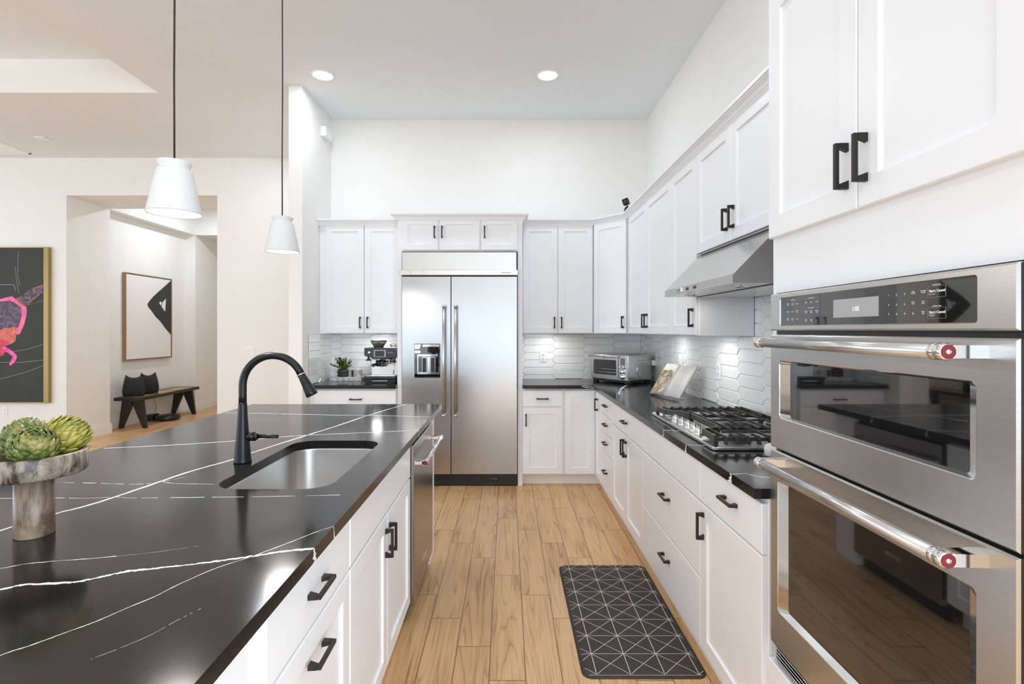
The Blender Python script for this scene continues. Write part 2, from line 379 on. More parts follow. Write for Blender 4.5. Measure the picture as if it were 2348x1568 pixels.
# ------------------------------------------------------------------ backsplash of long hexagon tiles
def tiles(name, O, U, Nrm, u0, u1, z0, z1, phase=0.0, zones=None):
    """O base point, U direction along the wall, Nrm out of the wall"""
    P, A, H, G = .305, .037, .0755, .0016
    bm = bmesh.new()
    for c in range(int((u0-phase)/P)-2, int((u1-phase)/P)+3):
        for r in range(-1, int((z1-z0)/H)+2):
            uc, zc = phase+c*P, z0+r*H+(H/2 if c % 2 else 0)
            hu, ha = P/2+A/2, P/2-A/2
            def hexa(k):
                return [(uc-hu+k*1.2, zc), (uc-ha+k*.4, zc-H/2+k), (uc+ha-k*.4, zc-H/2+k), (uc+hu-k*1.2, zc), (uc+ha-k*.4, zc+H/2-k), (uc-ha+k*.4, zc+H/2-k)]
            ta, tb, dd = random.uniform(-.006, .006), random.uniform(-.016, .016), random.uniform(0, .0012)
            loops = []
            for k, d in ((G, .0), (G, .0045), (G+.0035, .0075)):
                loops.append([bm.verts.new((p[0], d+(dd+ta*(p[0]-uc)+tb*(p[1]-zc) if d > .007 else 0), p[1])) for p in hexa(k)])
            for i in range(2):
                for j in range(6): bm.faces.new((loops[i][j], loops[i][(j+1) % 6], loops[i+1][(j+1) % 6], loops[i+1][j]))
            bm.faces.new(loops[2])
    for co, no in (((u0, 0, 0), (-1, 0, 0)), ((u1, 0, 0), (1, 0, 0)), ((0, 0, z0), (0, 0, -1)), ((0, 0, z1), (0, 0, 1))):
        bmesh.ops.bisect_plane(bm, geom=bm.verts[:]+bm.edges[:]+bm.faces[:], plane_co=co, plane_no=no, clear_outer=True)
    bm.verts.index_update()
    b = MB(); O, U, Nrm = Vector(O), Vector(U), Vector(Nrm)
    f = lambda p: tuple(O+U*p[0]+Nrm*(p[1]+.003)+Vector((0, 0, p[2])))
    b.add([f(v.co) for v in bm.verts], [[v.index for v in q.verts] for q in bm.faces], 0); bm.free()
    g = [f((u, d, z)) for d in (-.003, .003) for u, z in ((u0, z0), (u1, z0), (u1, z1), (u0, z1))]
    b.add(g, [(0, 1, 2, 3), (4, 5, 6, 7), (0, 1, 5, 4), (1, 2, 6, 5), (2, 3, 7, 6), (3, 0, 4, 7)], 1)
    struct(name, b, [M_tile, M_grout])
ZT = .914
tiles('wall_back_tile', (0, YW, 0), (1, 0, 0), (0, -1, 0), -1.781, -.995, ZT, 1.372, -1.525)
tiles('wall_back_tile', (0, YW, 0), (1, 0, 0), (0, -1, 0), .14, XW, ZT, 1.372, .318)
tiles('wall_partition_tile', (-1.781, 0, 0), (0, 1, 0), (1, 0, 0), 4.553, YW-.01, ZT, 1.372, 4.98)
tiles('wall_right_tile', (XW, 0, 0), (0, 1, 0), (-1, 0, 0), 2.885, YW-.01, ZT, 1.372, 3.245)
tiles('wall_right_tile', (XW, 0, 0), (0, 1, 0), (-1, 0, 0), 1.576, 2.884, ZT, 1.82, 3.245)

# ------------------------------------------------------------------ cabinets
def handle_mesh():
    b = MB(); L = .054
    b.box(-.005, .005, -.031, -.021, -L, L, .0012)
    for s in (-1, 1):
        z = [s*L, s*(L-.012), s*(L-.020)]
        vs = [(-.005, -.0212, z[0]), (.005, -.0212, z[0]), (.005, -.0212, z[1]), (-.005, -.0212, z[1]), (-.006, 0, z[0]), (.006, 0, z[0]), (.006, 0, z[2]), (-.006, 0, z[2])]
        b.add(vs, [(0, 1, 2, 3), (4, 7, 6, 5), (0, 4, 5, 1), (1, 5, 6, 2), (2, 6, 7, 3), (3, 7, 4, 0)])
    o = obj('handle', b, M_black); me = o.data; bpy.data.objects.remove(o); return me
HANDLE = handle_mesh()
TH = .02
def front(root, kind, u0, u1, z0, z1, style='shaker', handle=None, base=None, rail=.058, face=0.0):
    b = MB(); e = .0025
    def loop(k, y): return [(u0+k, y, z0+k), (u1-k, y, z0+k), (u1-k, y, z1-k), (u0+k, y, z1-k)]
    y0, y1 = face, face-TH
    loops = [loop(0, y0), loop(0, y1+e), loop(e, y1)]
    if style == 'shaker': loops += [loop(rail, y1), loop(rail+.003, y1+.008)]
    vs = [p for l in loops for p in l]; fs = [(3, 2, 1, 0)]
    for i in range(len(loops)-1):
        for j in range(4): fs.append((i*4+j, i*4+(j+1) % 4, i*4+4+(j+1) % 4, i*4+4+j))
    n = (len(loops)-1)*4; fs.append((n, n+1, n+2, n+3))
    b.add(vs, fs)
    o = obj(kind, b, M_cab, root, world=False)
    if base: o.location = base[:3]; o.rotation_euler = (0, 0, base[3])
    if handle:
        for hh in (handle if isinstance(handle, list) else [handle]):
            d, u, z = hh
            h = bpy.data.objects.new('handle', HANDLE); COL.objects.link(h); h.parent = o
            h.location = (u, y1, z); h.rotation_euler = (0, PI/2, 0) if d == 'h' else (0, 0, 0)
    return o
def body(root, w, d, z0, z1, toe=True, hollow=False, toe_d=.061):
    b = MB(); zb = .105 if toe else z0
    if hollow:
        b.box(0, .018, 0, d, zb, z1); b.box(w-.018, w, 0, d, zb, z1); b.box(.018, w-.018, 0, d, zb, zb+.018); b.box(.018, w-.018, d-.012, d, zb+.018, z1)
        b.box(.018, w-.018, 0, .018, z1-.16, z1); b.box(.018, w-.018, 0, .018, zb+.018, zb+.04)
    else: b.box(0, w, 0, d, zb, z1, .001)
    o = obj('body', b, M_cab, root, world=False)
    if toe:
        b = MB(); b.box(0, w, toe_d, d, 0, zb); obj('toe_kick', b, M_cab, root, world=False)
    return o
RZ, LZ = -PI/2, PI/2     # cabinets facing the aisle from the right run and from the island
CT = .882                # underside of the worktops

# right run, from the corner towards the camera
r = thing('base_cabinet', 'white corner base cabinet with two tall doors meeting below the toaster oven', 'cabinet', (.517, 4.605, 0), 1e-6)
b = MB(); b.box(0, .886, 0, .545, .105, CT); b.box(.294, .886, -.303, 0, .105, CT); obj('body', b, M_cab, r, world=False)
b = MB(); b.box(0, .335, .079, .54, 0, .105); b.box(.335, .886, -.303, .54, 0, .105); obj('toe_kick', b, M_cab, r, world=False)
front(r, 'door', .0, .270, .112, .865, 'shaker')
front(r, 'door', .004, .255, .112, .865, 'shaker', ('v', .105, .755), base=(.293, -.044, 0, RZ))
def base_unit(label, y0, y1, fronts, hollow=False):
    r = thing('base_cabinet', label, 'cabinet', (.81, y0, 0), RZ, 'white base cabinets under the right hand worktop')
    body(r, y0-y1, .585, 0, CT, True, hollow, .041)
    for f in fronts: front(r, *f[0], **f[1])
    return r
w = .447
base_unit('narrow white base cabinet with four stacked drawers beside the corner', 4.30, 3.853, [
    (('drawer', .004, w-.003, z0, z1), dict(style='slab', handle=('h', w/2, hz))) for z0, z1, hz in ((.72, .865, .80), (.572, .714, .648), (.424, .566, .50), (.112, .418, .273))])
w = .877
base_unit('white base cabinet with one wide drawer over two doors whose handles meet', 3.852, 2.975, [
    (('drawer', .003, w-.003, .708, .865), dict(style='slab', handle=('h', w/2, .79))),
    (('door', .003, w/2-.002, .112, .70), dict(handle=('v', w/2-.032, .615))), (('door', w/2+.002, w-.003, .112, .70), dict(handle=('v', w/2+.032, .615)))])
w = .886
base_unit('white base cabinet under the gas cooktop with two deep drawers', 2.974, 2.088, [
    (('drawer', .003, w-.003, .708, .865), dict(style='slab')),
    (('drawer', .003, w-.003, .396, .70), dict(style='slab', handle=('h', w/2, .578))), (('drawer', .003, w-.003, .112, .388), dict(style='slab', handle=('h', w/2, .277)))])
w = .505
base_unit('white base cabinet next to the oven tower with a drawer over one tall door', 2.087, 1.58, [
    (('drawer', .003, w-.003, .708, .865), dict(style='slab', handle=('h', w*.56, .80))),
    (('door', .003, w-.003, .112, .70), dict(handle=('v', .034, .617)))])
# back wall, right of the refrigerator
r = thing('base_cabinet', 'white base cabinet right of the refrigerator with one drawer over one door', 'cabinet', (.139, 4.605, 0), 1e-6)
body(r, .377, .545, 0, CT, True, False, .079)
front(r, 'drawer', .0, .357, .719, .865, 'slab', ('h', .178, .79)); front(r, 'door', .0, .357, .112, .708, 'shaker', ('v', .03, .60))
# back wall, left of the refrigerator
r = thing('base_cabinet', 'white base cabinet under the espresso machine with one wide drawer', 'cabinet', (-1.779, 4.605, 0), 1e-6)
body(r, .784, .545, 0, CT, True, False, .079)
front(r, 'drawer', .041, .777, .719, .865, 'slab', ('h', .42, .785)); front(r, 'door', .041, .405, .112, .708, 'shaker', ('v', .37, .60)); front(r, 'door', .41, .777, .112, .708, 'shaker', ('v', .445, .60))

# wall cabinets
ZU0, ZU1, YU, XU = 1.372, 2.40, 4.843, 1.089
def wall_unit(label, loc, rz, w, fronts, z0=ZU0, d=.31):
    r = thing('wall_cabinet', label, 'cabinet', loc, rz, 'white wall cabinets')
    b = MB(); b.box(0, w, 0, d, z0, ZU1+.01, .001); obj('body', b, M_cab, r, world=False)
    for f in fronts: front(r, *f[0], **f[1])
    return r
HZ = 1.476
wall_unit('white two door wall cabinet above the espresso machine', (-1.779, YU, 0), 1e-6, .782, [
    (('door', .063, .424, ZU0+.004, ZU1-.004), dict(handle=('v', .392, HZ))), (('door', .432, .778, ZU0+.004, ZU1-.004), dict(handle=('v', .462, HZ)))])
wall_unit('white two door wall cabinet right of the refrigerator above the wall outlet', (.142, YU, 0), 1e-6, .672, [
    (('door', .006, .334, ZU0+.004, ZU1-.004), dict(handle=('v', .303, HZ))), (('door', .339, .665, ZU0+.004, ZU1-.004), dict(handle=('v', .370, HZ)))])
ang = -math.atan2(.283, .254); wd = math.hypot(.254, .283)
r = thing('wall_cabinet', 'angled white corner wall cabinet with one door above the toaster oven', 'cabinet', (.829, 4.837, 0), ang, 'white wall cabinets')
b = MB(); ca, sa = math.cos(-ang), math.sin(-ang)
def loc2(x, y): dx, dy = x-.829, y-4.837; return (dx*ca-dy*sa, dx*sa+dy*ca)
b.prism([loc2(.817, 4.853), loc2(1.079, 4.556), loc2(1.40, 4.556), loc2(1.40, 5.153), loc2(.817, 5.153)], lambda u, v, d: (u, v, d), ZU0, ZU1+.01); obj('body', b, M_cab, r, world=False)
front(r, 'door', .006, wd-.012, ZU0+.004, ZU1-.004, 'shaker', ('v', wd-.042, HZ), face=-.003)
w = 1.19
wall_unit('white two door wall cabinet between the corner and the last single door', (XU, 4.528, 0), RZ, w-.002, [
    (('door', .036, .598, ZU0+.004, ZU1-.004), dict(handle=('v', .566, HZ))), (('door', .602, w-.004, ZU0+.004, ZU1-.004), dict(handle=('v', .634, HZ)))])
wall_unit('white single door wall cabinet ending against the far side of the range hood', (XU, 3.338, 0), RZ, .449, [
    (('door', .003, .444, ZU0+.004, ZU1-.004), dict(handle=('v', .40, HZ)))])
wall_unit('short white two door wall cabinet above the range hood', (XU, 2.888, 0), RZ, 1.305, [
    (('door', .004, .442, 1.833, ZU1-.004), dict(handle=('v', .408, 1.94))), (('door', .446, .884, 1.833, ZU1-.004), dict(handle=('v', .48, 1.94))), (('panel', .888, 1.30, 1.833, ZU1-.004), dict(style='slab'))], z0=1.828)

# cabinet built round the refrigerator
r = thing('refrigerator_cabinet', 'white cabinet framing the refrigerator with three small doors on top', 'cabinet', (-.993, 4.615, 0), 1e-6)
b = MB(); b.box(0, .042, 0, .545, 0, 2.42, .001); b.box(1.088, 1.131, 0, .545, 0, 2.42, .001); b.box(.042, 1.088, 0, .545, 2.115, 2.42)
b.box(.040, .043, -.001, 0, 0, .02); obj('body', b, M_cab, r, world=False)
for u0, u1, hu in ((.045, .3695, .34), (.3825, .746, .408), (.7595, 1.0825, .79)): front(r, 'door', u0, u1, 2.126, 2.408, 'shaker', ('v', u0+.0+(hu-u0), 2.286), rail=.052)

# tall oven cabinet
r = thing('oven_cabinet', 'tall white cabinet tower holding the built in double oven', 'cabinet', (.82, 1.574, 0), RZ)
b = MB(); wt = .835
b.box(0, .019, 0, .58, 0, 2.44, .001); b.box(.779, wt, 0, .58, 0, 2.44, .001); b.box(.019, .779, 0, .58, 1.668, 2.44); b.box(.019, .779, 0, .018, 1.516, 1.668)
b.box(.019, .779, .0, .58, .105, .40); b.box(.019, .779, .06, .58, 0, .105); b.box(.019, .779, .56, .58, .4, 1.516)
obj('body', b, M_cab, r, world=False)
front(r, 'door', .010, .404, 1.682, 2.418, 'shaker', ('v', .372, 1.789), rail=.063); front(r, 'door', .408, .802, 1.682, 2.418, 'shaker', ('v', .436, 1.789), rail=.063)
front(r, 'drawer', .012, .80, .11, .405, 'slab', ('h', .40, .33))

# crown moulding along the tops of the wall cabinets
def crown(name, path, z=2.395):
    prof = [(0, 0), (.010, 0), (.010, .010), (.014, .012), (.021, .026), (.033, .035), (.036, .036), (.036, .041), (.045, .043), (.045, .056), (0, .056)]
    P = [Vector(p) for p in path]; n = len(P); b = MB(); rings = []
    for i in range(n):
        d0 = (P[i]-P[i-1]).normalized() if i else None; d1 = (P[i+1]-P[i]).normalized() if i < n-1 else None
        n0 = Vector((d0.y, -d0.x)) if d0 else None; n1 = Vector((d1.y, -d1.x)) if d1 else None
        if n0 is None: m = n1
        elif n1 is None: m = n0
        else: m = (n0+n1)/(1+n0.dot(n1))
        rings.append([(P[i].x+m.x*a, P[i].y+m.y*a, z+h) for a, h in prof])
    k = len(prof); vs = [p for q in rings for p in q]; fs = [list(range(k))[::-1], list(range((n-1)*k, n*k))]
    for i in range(n-1):
        for j in range(k): fs.append((i*k+j, i*k+(j+1) % k, (i+1)*k+(j+1) % k, (i+1)*k+j))
    b.add(vs, fs); struct(name, b, M_cab)
yu, xu = YU-TH+.008, XU-TH+.008
crown('trim_2', [(-1.781, yu), (-.999, yu)])
crown('trim_3', [(-1.0, 5.15), (-1.0, 4.592), (.145, 4.592), (.145, 5.15)])
crown('trim_4', [(.15, yu), (.82, yu), (xu, 4.538), (xu, 1.58)])

# ------------------------------------------------------------------ island
r = thing('island_cabinet', 'plain white end section of the island nearest the camera', 'cabinet', (-.48, .30, 0), LZ, 'white cabinets of the island')
body(r, .638, .85, 0, CT, True); front(r, 'panel', .003, .632, .112, .865, 'slab', face=.012)
r = thing('island_cabinet', 'white island cabinet with a drawer over one deep pull-out front', 'cabinet', (-.48, .94, 0), LZ, 'white cabinets of the island')
body(r, .553, .85, 0, CT, True); front(r, 'drawer', .036, .550, .708, .865, 'slab', ('h', .29, .787)); front(r, 'drawer', .036, .550, .112, .70, 'shaker', ('h', .29, .625))
r = thing('island_cabinet', 'white island sink cabinet with two doors below the steel sink', 'cabinet', (-.48, 1.495, 0), LZ, 'white cabinets of the island')
w = .932; body(r, w, .85, 0, CT, True, True); front(r, 'panel', .003, w-.003, .708, .865, 'slab')
front(r, 'door', .003, w/2-.002, .112, .70, 'shaker', ('v', w/2-.032, .60)); front(r, 'door', w/2+.002, w-.003, .112, .70, 'shaker', ('v', w/2+.032, .60))
r = thing('island_end_panel', 'narrow white end panel of the island beside the dishwasher', 'panel', (-.465, 3.06, 0), LZ)
b = MB(); b.box(0, .185, 0, .865, 0, CT, .001); obj('panel', b, M_cab, r, world=False)

def vein(b, pts, wdt, mi, z, jag=.35, n=9, fade=False):
    """a quartz vein: a ragged ribbon lying in the top face"""
    P = [Vector(p) for p in pts]; Q = []
    for i in range(len(P)-1):
        a = P[max(i-1, 0)]; c = P[i]; d = P[i+1]; e = P[min(i+2, len(P)-1)]
        for k in range(n):
            t = k/n; Q.append(.5*((2*c)+(d-a)*t+(2*a-5*c+4*d-e)*t*t+(3*c-a-3*d+e)*t**3))
    Q.append(P[-1]); L, R = [], []; ww = wdt
    for i, q in enumerate(Q):
        t = (Q[min(i+1, len(Q)-1)]-Q[max(i-1, 0)]).normalized(); nn = Vector((-t.y, t.x))
        ww = ww*.6+.4*wdt*random.uniform(1-jag*2, 1+jag*2)
        q2 = q+nn*random.uniform(-1, 1)*wdt*jag*.5
        L.append((q2+nn*ww/2)); R.append((q2-nn*ww/2))
    vs = [(p.x, p.y, z) for p in L]+[(p.x, p.y, z) for p in R]; m = len(L)
    b.add(vs, [(i, m+i, m+i+1, i+1) for i in range(m-1) if not (fade and random.random() < .22)], mi)
def slab(poly, holes, z0, z1):
    bm = bmesh.new(); es = []
    for lp in [poly]+holes:
        vs = [bm.verts.new((x, y, z1)) for x, y in lp]
        es += [bm.edges.new((vs[i], vs[(i+1) % len(vs)])) for i in range(len(vs))]
    bmesh.ops.triangle_fill(bm, use_beauty=True, use_dissolve=False, edges=es)
    ret = bmesh.ops.extrude_face_region(bm, geom=bm.faces[:])
    for v in [g for g in ret['geom'] if isinstance(g, bmesh.types.BMVert)]: v.co.z = z0
    bmesh.ops.recalc_face_normals(bm, faces=bm.faces[:])
    bm.verts.index_update(); b = MB(); b.add([v.co[:] for v in bm.verts], [[v.index for v in f.verts] for f in bm.faces]); bm.free(); return b
def rrect(x0, x1, y0, y1, r, n=8):
    out = []
    for cx, cy, a0 in ((x1-r, y1-r, 0), (x0+r, y1-r, PI/2), (x0+r, y0+r, PI), (x1-r, y0+r, 1.5*PI)):
        for k in range(n+1): a = a0+PI/2*k/n; out.append((cx+r*math.cos(a), cy+r*math.sin(a)))
    return out
IX0, IX1, IY0, IY1 = -1.69, -.434, .30, 3.39
SX0, SX1, SY0, SY1 = -.925, -.555, 1.575, 2.268
b = slab([(IX0, IY0), (IX1, IY0), (IX1, IY1), (IX0, IY1)], [rrect(SX0, SX1, SY0, SY1, .085)], CT, ZT)
zv = ZT+.0002
V1 = [(-1.40, .60), (-1.30, .98), (-1.235, 1.27), (-1.206, 1.365), (-1.175, 1.423), (-1.152, 1.506), (-1.119, 1.678), (-1.098, 1.78), (-1.04, 1.936), (-1.021, 2.045), (-.949, 2.329), (-.865, 2.645), (-.815, 2.884), (-.71, 3.254), (-.665, 3.39)]
vein(b, V1, .0095, 1, zv, .3)
vein(b, [(-1.674, 2.119), (-1.434, 2.178), (-1.205, 2.262), (-1.05, 2.338), (-.922, 2.389), (-.69, 2.44), (-.434, 2.504)], .0075, 1, zv, .2)
vein(b, [(-1.669, 3.036), (-1.346, 2.997), (-1.32, 2.99), (-1.012, 2.951), (-.78, 2.936), (-.434, 2.884)], .0085, 1, zv, .2)
vein(b, [(-1.40, 2.80), (-1.25, 2.775), (-1.08, 2.765)], .004, 2, zv, .4, fade=True)
vein(b, [(-1.60, 1.64), (-1.452, 1.643), (-1.317, 1.636), (-1.179, 1.625), (-1.114, 1.65), (-1.078, 1.703)], .0028, 1, zv, .5, fade=True)
vein(b, [(-1.114, 1.65), (-1.054, 1.632), (-.934, 1.625)], .0028, 1, zv, .5, fade=True)
vein(b, [(-1.68, 1.48), (-1.476, 1.487), (-1.319, 1.492), (-1.218, 1.49), (-1.151, 1.5), (-1.095, 1.492), (-.948, 1.496), (-.75, 1.502), (-.497, 1.519)], .0026, 1, zv, .5, fade=True)
vein(b, [(-1.3, .80), (-1.1, .90), (-.959, .966), (-.934, .982), (-.85, .992), (-.835, .996), (-.805, 1.016), (-.771, 1.038), (-.726, 1.05), (-.667, 1.067), (-.606, 1.087), (-.553, 1.107), (-.498, 1.131), (-.434, 1.146)], .0078, 1, zv, .42, 14)
vein(b, [(-.80, .70), (-.764, .769), (-.74, .795), (-.717, .826), (-.692, .859), (-.67, .902), (-.649, .939), (-.634, .982), (-.602, 1.048), (-.553, 1.107), (-.51, 1.168), (-.467, 1.236), (-.434, 1.276)], .0022, 1, zv, .4, 14)
vein(b, [(-1.2, .95), (-1.042, 1.05), (-1.006, 1.072), (-.958, 1.084), (-.903, 1.094), (-.847, 1.107)], .0030, 1, zv, .5)
vein(b, [(-.847, 1.107), (-.776, 1.128), (-.70, 1.16)], .0016, 2, zv, .5, fade=True)
vein(b, [(-.62, .76), (-.597, .787), (-.574, .82), (-.557, .863), (-.539, .899)], .0013, 2, zv, .5, fade=True)
# the veins run over the edge
def edge_vein(b, x, y, w, nx, mi=1):
    n = 8; L, R = [], []
    for k in range(n+1):
        z = ZT-(ZT-CT)*k/n; g = w*(.5+.9*(k/n)**2)*random.uniform(.6, 1.4); c = y+random.uniform(-1, 1)*w*.3+k*.0008
        L.append((x+nx*.0002, c-g/2, z)); R.append((x+nx*.0002, c+g/2, z))
    b.add(L+R, [(i, n+1+i, n+2+i, i+1) for i in range(n)], mi)
for y, w in ((1.146, .016), (1.276, .006), (2.504, .008), (2.884, .008)): edge_vein(b, IX1, y, w, 1)
isl = obj('island_worktop', b, [M_quartz, M_vein, M_veinf]); tag(isl, 'black stone island worktop with white veins and a sink cutout', 'worktop')

# right hand L shaped worktop
EX, EY = .765, 4.55
b = slab([(.140, EY), (EX, EY), (EX, 1.58), (XW-.011, 1.58), (XW-.011, YW-.011), (.140, YW-.011)], [], CT, ZT)
vein(b, [(.765, 2.501), (.80, 2.497), (.86, 2.492), (1.0, 2.5)], .007, 1, zv, .2); vein(b, [(.765, 2.184), (.80, 2.178), (.86, 2.17)], .006, 1, zv, .2)
vein(b, [(.765, 1.738), (.79, 1.742), (.818, 1.744), (.837, 1.713), (.871, 1.703), (.95, 1.70)], .007, 1, zv, .5)
vein(b, [(.80, 3.70), (.825, 3.85), (.863, 3.93)], .002, 2, zv, .4); vein(b, [(.857, 3.90), (.875, 4.00), (.94, 4.219), (1.0, 4.40), (1.066, 4.55)], .017, 1, zv, .55)
vein(b, [(.90, 3.77), (1.03, 3.90), (1.12, 3.95)], .002, 2, zv, .5, fade=True)
for y, w in ((2.501, .010), (2.184, .012), (1.745, .022)): edge_vein(b, EX, y, w, -1)
def face_vein(b, pts, w, mi=1):   # on the front edge of the slab, along x
    P = [Vector(p) for p in pts]; L, R = [], []
    for i, q in enumerate(P):
        t = (P[min(i+1, len(P)-1)]-P[max(i-1, 0)]).normalized(); nn = Vector((-t.y, t.x))*w*random.uniform(.6, 1.4)/2; L.append(q+nn); R.append(q-nn)
    m = len(P); b.add([(p.x, EY-.0003, p.y) for p in L+R], [(i, m+i, m+i+1, i+1) for i in range(m-1)], mi)
face_vein(b, [(.665, .905), (.68, .899), (.70, .894), (.72, .893), (.735, .889), (.75, .891), (.764, .886)], .004)
face_vein(b, [(.665, .906), (.68, .910), (.70, .909), (.72, .904), (.74, .906), (.757, .901), (.764, .895)], .0035)
tag(obj('corner_worktop', b, [M_quartz, M_vein, M_veinf]), 'black stone worktop running round the corner from the refrigerator to the ovens', 'worktop')
b = slab([(-1.770, EY), (-.994, EY), (-.994, YW-.011), (-1.770, YW-.011)], [], CT, ZT)
tag(obj('coffee_worktop', b, [M_quartz]), 'short black stone worktop left of the refrigerator under the espresso machine', 'worktop')

# sink
r = thing('sink', 'undermount brushed steel sink set in the black island worktop', 'sink', (-.74, 1.92, CT))
b = MB(); prof = []
for k, (gr, z) in enumerate([(.018, CT), (.006, CT), (.004, CT-.01), (.004, .70), (-.012, .672), (-.045, .660)]): prof.append([(x, y, z) for x, y in rrect(SX0-gr, SX1+gr, SY0-gr, SY1+gr, max(.02, .085+gr*.5))])
n = len(prof[0]); vs = [p for q in prof for p in q]
b.add(vs, [(i*n+j, i*n+(j+1) % n, (i+1)*n+(j+1) % n, (i+1)*n+j) for i in range(len(prof)-1) for j in range(n)], 0, True); b.add(prof[-1], [list(range(n))])
obj('basin', b, M_sink, r)
b = MB(); b.lathe([(.045, .6605), (.045, .664), (.036, .664), (.03, .657), (0, .657)], (-.74, 1.92, 0), 24, cap=False); obj('drain', b, M_chrome, r)

# faucet
r = thing('faucet', 'tall matte black gooseneck faucet standing beside the island sink', 'faucet', (-.981, 1.894, ZT))
b = MB(); cxx, cyy = -.981, 1.894
b.lathe([(.030, ZT), (.031, ZT+.004), (.0295, ZT+.010), (.0285, ZT+.02), (.0245, ZT+.07), (.0205, ZT+.12), (.0172, ZT+.17), (.0152, ZT+.215), (.0142, ZT+.222)], (cxx, cyy, 0), 32); obj('base', b, M_matteblack, r)
b = MB(); pts = [(cxx, cyy, ZT+.218), (cxx, cyy, 1.16), (cxx, cyy, 1.198)]; ra = .1125; ccx = cxx+ra
for k in range(1, 21): a = PI-(PI-.40)*k/20; pts.append((ccx+ra*math.cos(a), cyy, 1.198+ra*math.sin(a)))
b.tube(pts, .0138, 20); obj('spout', b, M_matteblack, r)
e = Vector(pts[-1]); d = Vector((.47, 0, -.883)).normalized()
b = MB(); b.tube([e, e+d*.004], .0146, 20); obj('collar', b, M_chrome, r)['label'] = 'bright ring above the spray head'
b = MB(); b.tube([e+d*.004, e+d*.02, e+d*.05, e+d*.075, e+d*.088, e+d*.090], [.0142, .0148, .0175, .0205, .0215, .019], 20); obj('spray_head', b, M_matteblack, r)
b = MB(); z = 1.010; b.cyl((cxx+.012, cyy, z), (cxx+.046, cyy, z), .0165); b.tube([(cxx+.046, cyy, z), (cxx+.058, cyy, z+.001)], [.0165, .009], 16); b.tube([(cxx+.055, cyy, z+.001), (cxx+.132, cyy, z)], [.0075, .0062], 12); obj('lever', b, M_matteblack, r)

# dishwasher: front faces the aisle
r = thing('dishwasher', 'dark steel dishwasher built into the island with a bar handle', 'dishwasher', (-.446, 2.436, 0), LZ)
b = MB(); b.box(.004, .614, .03, .60, .105, .872); obj('body', b, M_blackp, r, world=False)
b = MB(); b.box(.002, .616, 0, .030, .085, .855, .0025); obj('door', b, mat('dark_steel', (.33, .315, .305), .22, 1, var=.05, scale=3, stretch=(1, 1, 60)), r, world=False)
b = MB(); b.box(.02, .598, .05, .07, .0, .10); obj('toe_kick', b, M_blackp, r, world=False)
b = MB(); b.tube([(.02, -.052, .768), (.60, -.052, .768)], .0125, 20); b.lathe([(.0145, -.012), (.0145, .022)], (.0+.022, -.052, .768), 20, axis='x'); b.lathe([(.0145, -.022), (.0145, .012)], (.598, -.052, .768), 20, axis='x')
for u in (.022, .598): b.box(u-.012, u+.012, -.052, .001, .757, .779, .003)
h = obj('handle', b, M_chrome, r, world=False)
b = MB(); b.lathe([(.0105, -.0006), (.0105, .0006)], (.0095, -.052, .768), 20, axis='x'); obj('red_medallion', b, M_red, h, world=False)
b = MB(); b.box(.255, .365, -.003, .0, .178, .200, .001); b.text('KitchenAid', .015, Matrix.Translation((.31, -.0033, .189)) @ Matrix.Rotation(PI/2, 4, 'X'), 1); obj('badge', b, [M_chrome, M_dark], r, world=False)

# ------------------------------------------------------------------ refrigerator
r = thing('refrigerator', 'wide built in stainless steel refrigerator with two long doors', 'refrigerator', (-.430, 4.58, 0))
b = MB(); b.box(-.946, .090, 4.625, 5.15, .02, 2.108); obj('body', b, M_blackp, r)
def panel_mb(x0, x1, z0, z1, y0=4.58, y1=4.62, bev=.003): m = MB(); m.box(x0, x1, y0, y1, z0, z1, bev); return m
dl = obj('door', panel_mb(-.945, -.507, .112, 1.886), M_steelv, r); dr = obj('door', panel_mb(-.501, .089, .112, 1.886), M_steelv, r)
obj('top_grille', panel_mb(-.945, .083, 1.945, 2.106, 4.592, 4.624, .002), M_steel, r)
b = MB(); b.box(-.958, .094, 4.566, 4.62, 1.897, 1.943, .002); tb = obj('trim_bar', b, M_chrome, r)
b = MB(); b.box(-.070, .048, 4.5645, 4.5665, 1.905, 1.934, .0005); b.text('KitchenAid', .0185, Matrix.Translation((-.011, 4.5641, 1.9195)) @ Matrix.Rotation(PI/2, 4, 'X'), 1, bold=.0004); obj('badge', b, [M_chrome, M_dark], tb)
for x, dd in ((-.5625, dl), (-.4575, dr)):
    b = MB(); b.tube([(x, 4.52, .645), (x, 4.52, 1.622)], .0125, 20)
    for z0, z1 in ((.637, .660), (1.605, 1.628)): b.tube([(x, 4.52, z0), (x, 4.52, z1)], .015, 20)
    for z in (.648, 1.617): b.box(x-.009, x+.009, 4.52, 4.581, z-.010, z+.010, .002)
    obj('handle', b, M_steel, dd)
b = MB(); b.box(-.944, .088, 4.60, 4.626, .012, .108)
for k in range(46): x = -.70+k*.0125; b.box(x, x+.005, 4.596, 4.601, .045, .085)
b.sphere((.0-.115, 4.597, .062), .05, sc=(1, .2, .42)); obj('base_grille', b, M_blackp, r)
